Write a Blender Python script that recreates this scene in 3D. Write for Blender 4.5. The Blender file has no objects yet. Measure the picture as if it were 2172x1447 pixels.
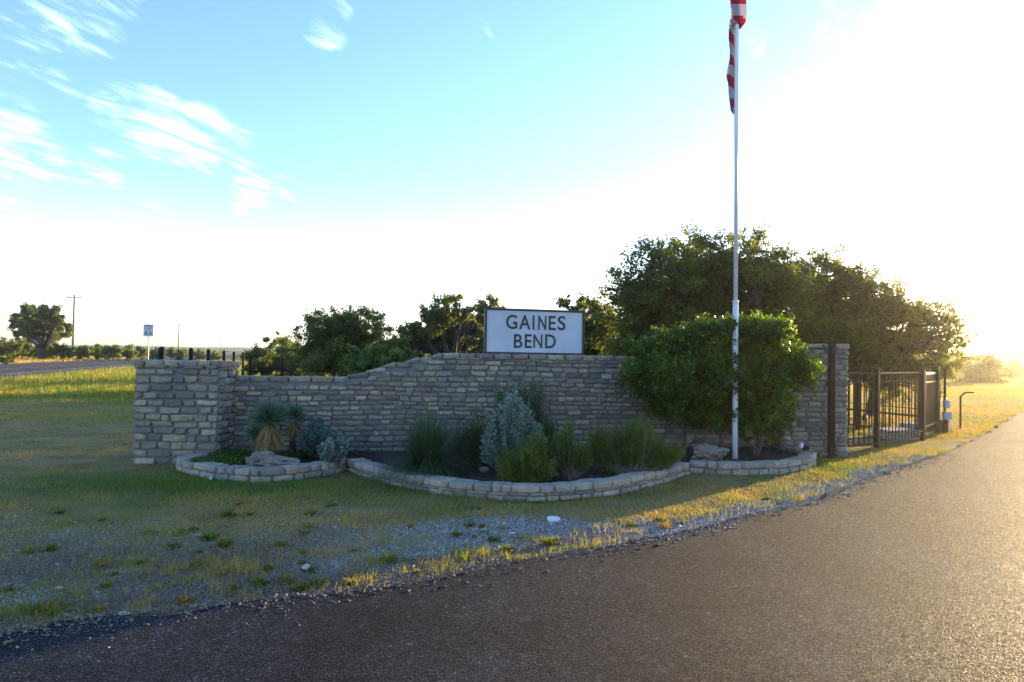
import bpy, math, random
import numpy as np
from mathutils import Vector, Matrix
R = math.radians
rng = np.random.default_rng(7)
random.seed(7)
scene = bpy.context.scene
COL = scene.collection

# ------------------------------------------------------------------ camera
FPX, CX, CY = 1448.0, 1086.0, 723.5
EYE = 1.6
PITCH, ROLL = R(1.27), R(1.0)
fw = Vector((0, math.cos(PITCH), math.sin(PITCH)))
r0 = Vector((1, 0, 0)); u0 = r0.cross(fw)
rt = r0 * math.cos(ROLL) + u0 * math.sin(ROLL)
up = rt.cross(fw)
cam_d = bpy.data.cameras.new('camera')
cam = bpy.data.objects.new('camera', cam_d); COL.objects.link(cam)
M = Matrix((rt, up, -fw)).transposed().to_4x4(); M.translation = Vector((0, 0, EYE))
cam.matrix_world = M
cam_d.sensor_width = 36; cam_d.lens = 36 * FPX / 2172
cam_d.clip_start = 0.05; cam_d.clip_end = 9000
scene.camera = cam

def ray(px, py):
    return (fw * FPX + rt * (px - CX) - up * (py - CY)).normalized()
def G(px, py, z=0.0):                       # where the ray of a photo pixel meets height z
    d = ray(px, py); t = (z - EYE) / d.z
    return Vector((d.x * t, d.y * t, z))
def P(px, py, Y):                           # point of a photo pixel at distance Y
    d = ray(px, py); t = Y / d.y
    return Vector((d.x * t, Y, EYE + d.z * t))

# ------------------------------------------------------------------ light
SUN_AZ, SUN_EL = R(45.3), R(7.0)
sdir = Vector((math.sin(SUN_AZ) * math.cos(SUN_EL), math.cos(SUN_AZ) * math.cos(SUN_EL), math.sin(SUN_EL)))
sl = bpy.data.lights.new('sun', 'SUN'); so = bpy.data.objects.new('sun', sl); COL.objects.link(so)
sl.energy = 4.0; sl.angle = R(0.5); sl.color = (1.0, 0.73, 0.38)
so.rotation_euler = (-sdir).to_track_quat('-Z', 'Y').to_euler()

world = bpy.data.worlds.new('World'); scene.world = world; world.use_nodes = True
wt = world.node_tree; wt.nodes.clear()
def WN(t, **k):
    n = wt.nodes.new(t)
    for a, b in k.items(): setattr(n, a, b)
    return n
sky = WN('ShaderNodeTexSky', sky_type='NISHITA', sun_disc=False)
sky.sun_elevation = SUN_EL; sky.sun_rotation = SUN_AZ
sky.air_density = 1.0; sky.dust_density = 0.2; sky.ozone_density = 3.0; sky.altitude = 300
bg = WN('ShaderNodeBackground'); bg.inputs['Strength'].default_value = 0.15
wo = WN('ShaderNodeOutputWorld')
tc = WN('ShaderNodeTexCoord')
def wmath(op, a, b=None, c=None):
    n = WN('ShaderNodeMath', operation=op)
    for i, v in enumerate((a, b, c)):
        if v is None: continue
        if isinstance(v, (int, float)): n.inputs[i].default_value = v
        else: wt.links.new(v, n.inputs[i])
    return n.outputs[0]
sep = WN('ShaderNodeSeparateXYZ'); wt.links.new(tc.outputs['Generated'], sep.inputs[0])
zz = wmath('ADD', wmath('MAXIMUM', sep.outputs['Z'], 0.0), 0.12)
comb = WN('ShaderNodeCombineXYZ')
wt.links.new(wmath('DIVIDE', sep.outputs['X'], zz), comb.inputs[0]); wt.links.new(wmath('DIVIDE', sep.outputs['Y'], zz), comb.inputs[1])
mp = WN('ShaderNodeMapping'); wt.links.new(comb.outputs[0], mp.inputs[0])
_a, _b = ray(40, 120), ray(560, 340)
_th = math.atan2(_b.y / (_b.z + .12) - _a.y / (_a.z + .12), _b.x / (_b.z + .12) - _a.x / (_a.z + .12))
mp.inputs['Rotation'].default_value = (0, 0, -_th)
mp2 = WN('ShaderNodeMapping'); wt.links.new(mp.outputs[0], mp2.inputs[0]); mp2.inputs['Scale'].default_value = (.75, 1.9, 1)
nz = WN('ShaderNodeTexNoise'); nz.inputs['Scale'].default_value = 5.5; nz.inputs['Detail'].default_value = 12; nz.inputs['Roughness'].default_value = 0.66; nz.inputs['Distortion'].default_value = 0.5
wt.links.new(mp2.outputs[0], nz.inputs['Vector'])
# cirrus patches: (pixel of the patch centre, angular radius in degrees, weight)
PATCH = [(150, 40, 4.0, .8), (20, 80, 2.8, .6), (60, 130, 2.0, .7), (140, 165, 2.0, .75), (250, 225, 2.4, .9), (330, 260, 3.2, 1), (420, 290, 3.4, 1),
         (510, 320, 2.4, .8), (480, 265, 2.0, .7), (20, 300, 3.0, 1), (80, 335, 2.6, .9), (220, 345, 2.6, .8), (700, 62, 2.2, .8), (1020, 64, 1.5, .66), (700, 5, 2.2, .75),
         (530, 412, 2.2, .9), (610, 400, 2, .6), (225, 432, 1.6, .6), (320, 470, 2.4, .6), (30, 480, 2.6, .7), (250, 0, 2.2, .8), (560, 278, 1.6, .55),
         (1750, 110, 7, .6), (2050, 90, 9, .8), (1900, 220, 9, .6), (-500, 200, 14, .7), (2900, 100, 18, .8)]
acc = None
for (px, py, rad, w) in PATCH:
    d = ray(px, py)
    vm = WN('ShaderNodeVectorMath', operation='DOT_PRODUCT'); wt.links.new(tc.outputs['Generated'], vm.inputs[0]); vm.inputs[1].default_value = d
    mr = WN('ShaderNodeMapRange', interpolation_type='SMOOTHSTEP'); wt.links.new(vm.outputs['Value'], mr.inputs['Value'])
    mr.inputs['From Min'].default_value = math.cos(R(rad * 1.25)); mr.inputs['From Max'].default_value = 1.0
    mr.inputs['To Min'].default_value = 0; mr.inputs['To Max'].default_value = w
    acc = mr.outputs[0] if acc is None else wmath('MAXIMUM', acc, mr.outputs[0])
cl = WN('ShaderNodeMapRange', interpolation_type='SMOOTHSTEP')
wt.links.new(wmath('ADD', nz.outputs['Fac'], wmath('MULTIPLY', wmath('SUBTRACT', acc, 0.66), 0.36)), cl.inputs['Value'])
cl.inputs['From Min'].default_value = 0.47; cl.inputs['From Max'].default_value = 0.86
cloud = wmath('MULTIPLY', cl.outputs[0], wmath('MINIMUM', wmath('MULTIPLY', acc, 3.0), 1.0))
# thin high veil in front of the sun side, brighter than the blue behind it
skymul = WN('ShaderNodeVectorMath', operation='MULTIPLY'); wt.links.new(sky.outputs[0], skymul.inputs[0])
skymul.inputs[1].default_value = (.97, .92, 1.04)
veil = WN('ShaderNodeMapRange', interpolation_type='SMOOTHERSTEP'); wt.links.new(sep.outputs['Z'], veil.inputs['Value'])
veil.inputs['From Min'].default_value = 0.27; veil.inputs['From Max'].default_value = -0.02; veil.inputs['To Min'].default_value = 0; veil.inputs['To Max'].default_value = .5
vmix = WN('ShaderNodeMix', data_type='RGBA'); wt.links.new(veil.outputs[0], vmix.inputs[0]); wt.links.new(skymul.outputs[0], vmix.inputs[6]); vmix.inputs[7].default_value = (3.6, 3.35, 3.1, 1)
cbright = WN('ShaderNodeVectorMath', operation='MULTIPLY_ADD')
wt.links.new(sky.outputs[0], cbright.inputs[0]); cbright.inputs[1].default_value = (1.3, 1.2, 1.1); cbright.inputs[2].default_value = (1.7, 1.65, 1.6)
mx = WN('ShaderNodeMix', data_type='RGBA'); wt.links.new(cloud, mx.inputs[0])
wt.links.new(vmix.outputs[2], mx.inputs[6]); wt.links.new(cbright.outputs[0], mx.inputs[7])
wt.links.new(mx.outputs[2], bg.inputs['Color']); wt.links.new(bg.outputs[0], wo.inputs['Surface'])

vs = scene.view_settings
vs.view_transform = 'Standard'; vs.look = 'None'; vs.gamma = 1; vs.use_curve_mapping = False
vs.exposure = 2.2
cy = scene.cycles
cy.max_bounces = 6; cy.diffuse_bounces = 3; cy.glossy_bounces = 2; cy.transmission_bounces = 4; cy.volume_bounces = 0; cy.transparent_max_bounces = 4
cy.sample_clamp_indirect = 4
cy.use_denoising = True

# ------------------------------------------------------------------ materials
def mat(name):
    m = bpy.data.materials.new(name); m.use_nodes = True
    nt = m.node_tree; b = nt.nodes['Principled BSDF']
    return m, nt, b
def N(nt, t, **k):
    n = nt.nodes.new(t)
    for a, b in k.items(): setattr(n, a, b)
    return n
def ramp(nt, fac, stops, interp='LINEAR'):
    r = N(nt, 'ShaderNodeValToRGB'); r.color_ramp.interpolation = interp
    e = r.color_ramp.elements
    while len(e) < len(stops): e.new(0.5)
    for i, (p, c) in enumerate(stops): e[i].position = p; e[i].color = (*c, 1)
    nt.links.new(fac, r.inputs[0]); return r.outputs[0]
def noise(nt, scale, detail=4, rough=0.55, vec=None):
    n = N(nt, 'ShaderNodeTexNoise'); n.inputs['Scale'].default_value = scale; n.inputs['Detail'].default_value = detail; n.inputs['Roughness'].default_value = rough
    if vec is None:
        g = N(nt, 'ShaderNodeNewGeometry'); vec = g.outputs['Position']
    nt.links.new(vec, n.inputs['Vector']); return n.outputs['Fac']
def mixc(nt, fac, a, b, mode='MIX'):
    m = N(nt, 'ShaderNodeMix', data_type='RGBA', blend_type=mode)
    for i, v in ((0, fac), (6, a), (7, b)):
        if isinstance(v, (int, float)): m.inputs[i].default_value = v
        elif isinstance(v, tuple): m.inputs[i].default_value = (*v, 1)
        else: nt.links.new(v, m.inputs[i])
    return m.outputs[2]
def nmath(nt, op, a, b=0.0):
    n = N(nt, 'ShaderNodeMath', operation=op)
    for i, v in enumerate((a, b)):
        if isinstance(v, (int, float)): n.inputs[i].default_value = v
        else: nt.links.new(v, n.inputs[i])
    return n.outputs[0]
def attr(nt, nm):
    a = N(nt, 'ShaderNodeAttribute'); a.attribute_name = nm; return a.outputs['Fac']
def bump(nt, b, h, s=0.5, d=0.01):
    n = N(nt, 'ShaderNodeBump'); n.inputs['Strength'].default_value = s; n.inputs['Distance'].default_value = d
    nt.links.new(h, n.inputs['Height']); nt.links.new(n.outputs[0], b.inputs['Normal'])
def simple(name, col, rough=0.6, metal=0.0, var=0.12, nscale=8.0, bs=0.0):
    m, nt, b = mat(name)
    f = noise(nt, nscale, 5)
    c = ramp(nt, f, [(0.3, tuple(x * (1 - var) for x in col)), (0.7, tuple(min(1, x * (1 + var)) for x in col))])
    nt.links.new(c, b.inputs['Base Color']); b.inputs['Roughness'].default_value = rough; b.inputs['Metallic'].default_value = metal
    if bs: bump(nt, b, noise(nt, nscale * 8, 5), bs, 0.01)
    return m
def stone_mat(name, stops):
    m, nt, b = mat(name)
    c = ramp(nt, attr(nt, 'tint'), stops)
    c = mixc(nt, 1.0, c, ramp(nt, noise(nt, 3.1, 4, 0.6), [(.3, (.82, .83, .85)), (.5, (1.0, .96, .88)), (.7, (1.2, 1.1, .92))]), 'MULTIPLY')
    c = mixc(nt, 0.75, c, ramp(nt, noise(nt, 22, 7, 0.65), [(0.25, (.45, .45, .46)), (0.5, (.9, .9, .88)), (0.75, (1.35, 1.28, 1.18))]), 'MULTIPLY')
    st = ramp(nt, noise(nt, 9, 5, 0.6), [(0.52, (0, 0, 0)), (0.68, (1, 1, 1))])
    c = mixc(nt, nmath(nt, 'MULTIPLY', st, 0.6), c, (0.24, 0.175, 0.11))
    nt.links.new(c, b.inputs['Base Color']); b.inputs['Roughness'].default_value = 0.9
    bump(nt, b, nmath(nt, 'ADD', noise(nt, 45, 8, 0.7), nmath(nt, 'MULTIPLY', noise(nt, 160, 3), 0.4)), 0.9, 0.012)
    return m
M_stone = stone_mat('limestone', [(0.0, (.15, .145, .135)), (0.25, (.21, .20, .18)), (0.42, (.28, .24, .19)), (0.6, (.29, .28, .24)), (0.8, (.37, .32, .25)), (1.0, (.48, .42, .31))])
M_rim = stone_mat('rim_limestone', [(0.0, (.24, .22, .20)), (0.4, (.33, .31, .28)), (0.8, (.42, .38, .33)), (1.0, (.46, .36, .26))])
M_mortar = simple('mortar', (.165, .16, .148), 0.95, var=0.25, nscale=14, bs=0.6)
M_boulder = stone_mat('boulder_rock', [(0.0, (.18, .16, .14)), (1.0, (.30, .26, .22))])
def leaf_mat(name, stops, trans, transcol, rough=0.5, spec=0.3):
    m, nt, b = mat(name)
    c = ramp(nt, attr(nt, 'tint'), stops)
    nt.links.new(c, b.inputs['Base Color']); b.inputs['Roughness'].default_value = rough
    b.inputs['Specular IOR Level'].default_value = spec
    tr = N(nt, 'ShaderNodeBsdfTranslucent')
    nt.links.new(mixc(nt, 1.0, c, transcol, 'MULTIPLY'), tr.inputs['Color'])
    mxs = N(nt, 'ShaderNodeMixShader'); mxs.inputs[0].default_value = trans
    nt.links.new(b.outputs[0], mxs.inputs[1]); nt.links.new(tr.outputs[0], mxs.inputs[2])
    nt.links.new(mxs.outputs[0], nt.nodes['Material Output'].inputs['Surface'])
    return m
M_oak = leaf_mat('oak_leaves', [(0, (.028, .044, .013)), (.5, (.06, .08, .022)), (1, (.11, .13, .035))], 0.55, (3.2, 2.7, .8))
M_mesq = leaf_mat('mesquite_leaves', [(0, (.035, .05, .015)), (.5, (.07, .095, .028)), (1, (.12, .14, .04))], 0.5, (2.8, 2.5, .9))
M_lime = leaf_mat('willow_leaves', [(0, (.05, .09, .02)), (1, (.12, .18, .05))], 0.4, (2.0, 2.0, .8))
M_hedge = leaf_mat('laurel_leaves', [(0, (.020, .045, .007)), (.6, (.048, .095, .012)), (1, (.15, .21, .022))], 0.5, (3.0, 2.7, .4), 0.35, 0.5)
M_sage = leaf_mat('sage_leaves', [(0, (.10, .15, .115)), (1, (.27, .35, .28))], 0.15, (1.2, 1.3, 1.0), 0.8)
M_rose = leaf_mat('rosemary_leaves', [(0, (.045, .07, .014)), (.6, (.10, .14, .022)), (1, (.20, .23, .04))], 0.35, (1.9, 1.9, .6))
M_rosed = leaf_mat('dark_rosemary_leaves', [(0, (.02, .045, .014)), (1, (.07, .12, .03))], 0.2, (1.6, 1.7, .7))
M_yucca = leaf_mat('yucca_leaves', [(0, (.06, .11, .07)), (1, (.17, .25, .16))], 0.12, (1.3, 1.4, 1.0))
M_straw = leaf_mat('dead_leaves', [(0, (.16, .10, .04)), (1, (.50, .36, .16))], 0.25, (1.3, 1.1, .7))
M_clump = leaf_mat('bunch_grass', [(0, (.03, .055, .022)), (1, (.09, .13, .06))], 0.2, (1.5, 1.6, .8))
M_grass = leaf_mat('grass', [(0, (.055, .14, .016)), (.3, (.13, .19, .03)), (.55, (.26, .245, .075)), (.8, (.34, .25, .08)), (1, (.45, .31, .11))], 0.5, (1.9, 1.6, .5))
M_scrub = leaf_mat('scrub_leaves', [(0, (.05, .08, .02)), (.5, (.10, .14, .035)), (1, (.18, .18, .05))], 0.5, (2.4, 2.2, .8))
M_bark = simple('bark', (.055, .047, .04), 0.95, var=0.4, nscale=12, bs=0.8)
M_twig = simple('twig', (.11, .09, .07), 0.9, var=0.25, nscale=20)
M_black = simple('black_paint', (.007, .007, .008), 0.75, var=0.3, nscale=6)
M_black.node_tree.nodes['Principled BSDF'].inputs['Specular IOR Level'].default_value = .2
M_iron = simple('dark_iron', (.008, .007, .006), 0.4, var=0.3, nscale=10)
M_iron.node_tree.nodes['Principled BSDF'].inputs['Specular IOR Level'].default_value = .18
M_white = simple('white_pole_paint', (.72, .74, .78), 0.35, var=0.06, nscale=5)
M_signface = simple('sign_face', (.50, .535, .58), 0.6, var=0.10, nscale=2.2)
M_letter = simple('sign_lettering', (.035, .033, .035), 0.6)
M_wood = simple('pole_wood', (.15, .12, .095), 0.9, var=0.3, nscale=4)
M_speed = simple('reflective_white', (.62, .64, .66), 0.5, var=0.03)
M_galv = simple('galvanised_steel', (.30, .29, .27), 0.55, 0.6)
M_soil = simple('mulch', (.035, .025, .018), 0.95, var=0.5, nscale=30, bs=1.0)
M_box = simple('grey_box', (.36, .38, .40), 0.5)
M_conc = simple('concrete', (.30, .28, .25), 0.9, var=0.15, bs=0.4)
M_rope = simple('rope', (.55, .45, .30), 0.9)
M_pvc = simple('white_plastic', (.75, .75, .73), 0.4)
M_glass = simple('lens_glass', (.6, .65, .7), 0.1)

# ------------------------------------------------------------------ object helpers
def tag(o, label=None, cat=None, group=None, kind=None):
    for k, v in (('label', label), ('category', cat), ('group', group), ('kind', kind)):
        if v: o[k] = v
    return o
def empty(name, loc, label, cat, group=None):
    o = bpy.data.objects.new(name, None); o.empty_display_size = .1; o.location = loc; COL.objects.link(o)
    return tag(o, label, cat, group)
def link(name, me, m, parent=None, loc=(0, 0, 0)):
    """loc is the world place of the mesh origin; parents are never rotated"""
    o = bpy.data.objects.new(name, me); COL.objects.link(o)
    if isinstance(m, (list, tuple)):
        for q in m: me.materials.append(q)
    elif m and not me.materials: me.materials.append(m)
    if parent:
        o.parent = parent
        p = Vector(loc)
        q = parent
        while q: p = p - Vector(q.location); q = q.parent
        o.location = p
    else: o.location = loc
    return o
class MB:
    def __init__(s): s.v = []; s.f = []
    def add(s, v, f):
        n = len(s.v); s.v += [tuple(x) for x in v]; s.f += [tuple(i + n for i in q) for q in f]; return s
    def box(s, c, sx, sy, sz, ax=None, rot=0.0):
        c = Vector(c); ca, sa = math.cos(rot), math.sin(rot)
        X = Vector((ca, sa, 0)) * sx / 2; Y = Vector((-sa, ca, 0)) * sy / 2; Z = Vector((0, 0, sz / 2))
        if ax: X, Y, Z = ax[0] * sx / 2, ax[1] * sy / 2, ax[2] * sz / 2
        v = [c + X * a + Y * b + Z * d for d in (-1, 1) for a, b in ((-1, -1), (1, -1), (1, 1), (-1, 1))]
        return s.add(v, [(3, 2, 1, 0), (4, 5, 6, 7), (0, 1, 5, 4), (1, 2, 6, 5), (2, 3, 7, 6), (3, 0, 4, 7)])
    def bbox(s, c, sx, sy, sz, rot=0.0, bv=0.01):
        # box with chamfered vertical and top edges
        ca, sa = math.cos(rot), math.sin(rot)
        def ring(hx, hy, z, b):
            pts = [(-hx + b, -hy), (hx - b, -hy), (hx, -hy + b), (hx, hy - b), (hx - b, hy), (-hx + b, hy), (-hx, hy - b), (-hx, -hy + b)]
            return [(c[0] + x * ca - y * sa, c[1] + x * sa + y * ca, c[2] + z) for x, y in pts]
        hx, hy, hz = sx / 2, sy / 2, sz / 2
        rs = [ring(hx - bv, hy - bv, -hz, bv), ring(hx, hy, -hz + bv, bv), ring(hx, hy, hz - bv, bv), ring(hx - bv, hy - bv, hz, bv)]
        v = sum(rs, []); f = []
        for k in range(3):
            for i in range(8): j = (i + 1) % 8; f.append((k * 8 + i, k * 8 + j, (k + 1) * 8 + j, (k + 1) * 8 + i))
        f.append(tuple(range(7, -1, -1))); f.append(tuple(range(24, 32)))
        return s.add(v, f)
    def tube(s, pts, rad, n=8, cap=True):
        pts = [Vector(p) for p in pts]
        if isinstance(rad, (int, float)): rad = [rad] * len(pts)
        v = []; f = []
        ref = None
        for i, p in enumerate(pts):
            t = (pts[min(i + 1, len(pts) - 1)] - pts[max(i - 1, 0)]).normalized()
            if ref is None: ref = t.cross(Vector((0, 0, 1)) if abs(t.z) < .9 else Vector((1, 0, 0))).normalized()
            a = (ref - t * ref.dot(t)).normalized(); b = t.cross(a); ref = a
            for k in range(n):
                an = 2 * math.pi * k / n
                v.append(p + (a * math.cos(an) + b * math.sin(an)) * rad[i])
        for i in range(len(pts) - 1):
            for k in range(n):
                j = (k + 1) % n; f.append((i * n + k, i * n + j, (i + 1) * n + j, (i + 1) * n + k))
        if cap: f.append(tuple(range(n - 1, -1, -1))); f.append(tuple(range((len(pts) - 1) * n, len(pts) * n)))
        return s.add(v, f)
    def build(s, name, m, parent=None, smooth=False, origin=None):
        V = np.array(s.v, float)
        o = Vector(origin) if origin is not None else (Vector(parent.location) if parent else Vector((float(V[:, 0].mean()), float(V[:, 1].mean()), float(V[:, 2].min()))))
        me = bpy.data.meshes.new(name); me.from_pydata([tuple(x) for x in (V - np.array(o))], [], s.f); me.update()
        if smooth:
            for p in me.polygons: p.use_smooth = True
        return link(name, me, m, parent, o)

def big(name, V, nper, m, parent=None, tint=None, origin=(0, 0, 0), smooth=False):
    """V (n, nper, 3): n separate polygons of nper corners; tint (n,)"""
    V = np.asarray(V, np.float32) - np.array(origin, np.float32)
    n = V.shape[0]
    me = bpy.data.meshes.new(name)
    me.vertices.add(n * nper); me.vertices.foreach_set('co', V.reshape(-1))
    me.loops.add(n * nper); me.loops.foreach_set('vertex_index', np.arange(n * nper, dtype=np.int32))
    me.polygons.add(n); me.polygons.foreach_set('loop_start', np.arange(0, n * nper, nper, dtype=np.int32))
    if tint is not None:
        a = me.attributes.new('tint', 'FLOAT', 'POINT'); a.data.foreach_set('value', np.repeat(np.clip(tint, 0, 1), nper).astype(np.float32))
    me.update(calc_edges=True)
    return link(name, me, m, parent, origin)

# value noise
_T = rng.random((256, 256))
def vn(x, y, s=1.0, o=0):
    x = np.asarray(x) * s + o * 17.3 + 1000; y = np.asarray(y) * s + o * 31.7 + 1000
    xi = np.floor(x).astype(int); yi = np.floor(y).astype(int); fx = x - xi; fy = y - yi
    fx = fx * fx * (3 - 2 * fx); fy = fy * fy * (3 - 2 * fy)
    g = lambda a, b: _T[a % 256, b % 256]
    return (g(xi, yi) * (1 - fx) + g(xi + 1, yi) * fx) * (1 - fy) + (g(xi, yi + 1) * (1 - fx) + g(xi + 1, yi + 1) * fx) * fy
def fbm(x, y, s, o=0): return .5 * vn(x, y, s, o) + .27 * vn(x, y, s * 2.1, o + 1) + .15 * vn(x, y, s * 4.3, o + 2) + .08 * vn(x, y, s * 9.1, o + 3)
def sstep(a, b, x): t = np.clip((x - a) / (b - a), 0, 1); return t * t * (3 - 2 * t)

def unit(v): return v / np.maximum(np.linalg.norm(v, axis=-1, keepdims=True), 1e-9)
def rdir(n): return unit(rng.normal(size=(n, 3)))
def leaves(C, size, asp=0.55, droop=None):
    """one rhombic leaf quad at each centre, randomly turned"""
    n = len(C); a = rdir(n)
    if droop is not None: a = unit(a + np.array([0, 0, droop]))
    b = unit(np.cross(a, rdir(n)))
    s = (size * rng.uniform(.5, 1.4, n))[:, None]
    fold = unit(np.cross(a, b)) * s * .18
    return np.stack([C - a * s, C + b * s * asp + fold, C + a * s, C - b * s * asp + fold], 1)

# ------------------------------------------------------------------ the driveway edge
EDGE_PX = [(0, 1347), (120, 1326), (249, 1308), (414, 1291), (622, 1270), (787, 1249), (900, 1235), (1039, 1201), (1222, 1174), (1346, 1148), (1500, 1117), (1739, 1056), (1864, 1008), (2001, 964), (2088, 922), (2170, 872)]
edge = [G(*p) for p in EDGE_PX]
dirv = (edge[-1] - edge[-3]).normalized()
edge = [Vector((-40, -14, 0)), Vector((-24, -8, 0)), Vector((-12, -1.5, 0)), Vector((-6, 2.2, 0)), Vector((-4, 3.2, 0))] + edge + [edge[-1] + dirv * 15, edge[-1] + dirv * 60 + Vector((2, 0, 0)), edge[-1] + dirv * 260]
E = np.array([[p.x, p.y] for p in edge])
def edge_dist(x, y):
    """signed distance to the driveway's left edge, positive on the lawn side"""
    x = np.asarray(x, float); y = np.asarray(y, float)
    best = np.full(x.shape, 1e9); sg = np.zeros(x.shape)
    for i in range(len(E) - 1):
        a = E[i]; d = E[i + 1] - a; L = d @ d
        t = np.clip(((x - a[0]) * d[0] + (y - a[1]) * d[1]) / L, 0, 1)
        qx = x - a[0] - t * d[0]; qy = y - a[1] - t * d[1]; dd = np.hypot(qx, qy)
        s = d[0] * qy - d[1] * qx
        m = dd < best; best = np.where(m, dd, best); sg = np.where(m, np.sign(s), sg)
    return best * sg

# bed rim outlines (ground points of the outer face)
def catmull(pts, n=12):
    pts = [np.array(p[:2]) for p in pts]; P_ = [2 * pts[0] - pts[1]] + pts + [2 * pts[-1] - pts[-2]]; out = []
    for i in range(1, len(P_) - 2):
        for k in range(n):
            t = k / n; a, b, c, d = P_[i - 1:i + 3]
            out.append(.5 * ((2 * b) + (-a + c) * t + (2 * a - 5 * b + 4 * c - d) * t * t + (-a + 3 * b - 3 * c + d) * t ** 3))
    out.append(pts[-1]); return np.array(out)
LOBE_L = catmull([(-4.42, 9.74), (-4.52, 9.35), (-4.2, 8.93), (-3.5, 8.52), (-2.9, 8.5), (-2.42, 9.0), (-2.24, 9.42)])
LOBE_M = catmull([(-2.24, 9.42), (-1.78, 8.82), (-1.165, 8.19), (-.46, 7.77), (.34, 7.68), (1.2, 8.08), (1.93, 8.85), (2.52, 9.62)])
LOBE_R = catmull([(2.55, 9.72), (3.15, 9.62), (3.8, 9.75), (4.42, 10.2), (4.86, 10.9), (4.95, 11.66)])
BED = np.concatenate([LOBE_L, LOBE_M[1:], LOBE_R, np.array([[4.7, 12.0], [-4.1, 10.35]])])
def in_poly(x, y, poly):
    x = np.asarray(x); y = np.asarray(y); c = np.zeros(x.shape, bool); j = len(poly) - 1
    for i in range(len(poly)):
        xi, yi = poly[i]; xj, yj = poly[j]
        c ^= ((yi > y) != (yj > y)) & (x < (xj - xi) * (y - yi) / (yj - yi + 1e-12) + xi); j = i
    return c
# the highway strip
HD = np.array([-.3162, .9487]); HP = np.array([HD[1], -HD[0]]) * -1      # HP points away from the camera (left)
H0 = np.array([-24.8, 33.0])
def hw_coord(x, y):
    dx = np.asarray(x) - H0[0]; dy = np.asarray(y) - H0[1]
    return dx * HP[0] + dy * HP[1]

# ground cover masks
def masks(x, y):
    ed = edge_dist(x, y)
    n1 = fbm(x, y, 1.3, 1); n2 = fbm(x, y, 4.0, 5)
    wid = .42 + 1.45 * sstep(1.9, -.6, x) + .7 * sstep(-1.5, -4, x)
    wid = wid + sstep(5, 9, x) * -.25
    band = 1 - sstep(.55, 1.25, ed / wid + (n1 - .5) * 1.1)           # stony verge next to the asphalt
    near = (y < 16) & (ed > -.3)
    band = band * near
    dirt = (1 - sstep(.35, .75, ed + (n2 - .5) * .6)) * sstep(1.6, .2, x) * near
    dirt = np.maximum(dirt, .92 * sstep(-.9, -1.9, x) * band * sstep(.22, .42, n1 + .05))
    gravel = band * (1 - .9 * dirt) * sstep(.25, .45, n2 + .08)
    px = x / np.maximum(y, 1)
    green = np.exp(-(((x + 3.7) / 2.6) ** 2 + ((y - 8.2) / .8) ** 2)) * .95 + .35 * (ed < 1.2) * (x > 3.0) + .4 * np.exp(-(((x - 5.2) / 1.2) ** 2 + ((y - 10.3) / 1.2) ** 2))
    green = np.maximum(green, sstep(20, 24, y) * sstep(-2, -5, x) * (1 - sstep(60, 80, y)))
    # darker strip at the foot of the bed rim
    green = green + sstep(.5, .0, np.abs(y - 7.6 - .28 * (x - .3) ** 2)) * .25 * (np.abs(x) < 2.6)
    return ed, np.clip(band, 0, 1), np.clip(dirt, 0, 1), np.clip(gravel, 0, 1), np.clip(green, 0, 1)

# ------------------------------------------------------------------ ground
def axis(lo, hi, step, far, g=1.22):
    a = list(np.arange(lo, hi, step)); s = step
    r = [hi]
    while r[-1] < far: s *= g; r.append(r[-1] + s)
    s = step; l = [lo - step]
    while l[-1] > -far: s *= g; l.append(l[-1] - s)
    return np.array(sorted(set(l)) + a + r)
gx = axis(-9, 9, .1, 3500); gy = axis(2.5, 13, .1, 3500)
gx = np.concatenate([[-1950], gx[np.abs(gx) < 1900], [1950]]); gy = np.concatenate([[-180], gy[(gy > -170) & (gy < 1830)], [1870]])
XX, YY = np.meshgrid(gx, gy)
ed, band, dirt, gravel, green = masks(XX, YY)
hw = hw_coord(XX, YY)
amp = sstep(.05, .6, ed) * (np.hypot(XX, YY) < 40)
ZZ = amp * ((fbm(XX, YY, .9, 3) - .5) * .05) - .012 - .02 * sstep(0, -.4, ed)
ZZ = np.where(in_poly(XX, YY, BED), -.03, ZZ)
ZZ = np.where((hw > -1) & (hw < 14), np.minimum(ZZ, -.03), ZZ)
ny, nx = XX.shape
me = bpy.data.meshes.new('ground')
me.vertices.add(nx * ny); me.vertices.foreach_set('co', np.stack([XX, YY, ZZ], -1).astype(np.float32).reshape(-1))
ii = (np.arange(ny - 1)[:, None] * nx + np.arange(nx - 1)[None]).reshape(-1)
Q = np.stack([ii, ii + 1, ii + nx + 1, ii + nx], 1).astype(np.int32)
me.loops.add(Q.size); me.loops.foreach_set('vertex_index', Q.reshape(-1))
me.polygons.add(len(Q)); me.polygons.foreach_set('loop_start', np.arange(0, Q.size, 4, dtype=np.int32))
for nm, arr in (('dirt', dirt), ('gravel', gravel), ('green', green), ('band', band)):
    a = me.attributes.new(nm, 'FLOAT', 'POINT'); a.data.foreach_set('value', arr.astype(np.float32).reshape(-1))
me.update(calc_edges=True)
m, nt, b = mat('earth_and_turf')
dry = ramp(nt, noise(nt, 1.6, 8, 0.65), [(.3, (.10, .095, .04)), (.5, (.19, .165, .075)), (.7, (.28, .22, .11))])
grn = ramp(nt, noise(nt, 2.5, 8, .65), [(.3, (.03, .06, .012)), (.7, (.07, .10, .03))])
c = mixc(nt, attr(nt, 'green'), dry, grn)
soil = ramp(nt, noise(nt, 9, 8, .7), [(.3, (.06, .04, .025)), (.55, (.15, .095, .055)), (.75, (.22, .135, .08))])
c = mixc(nt, attr(nt, 'dirt'), c, soil)
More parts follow.
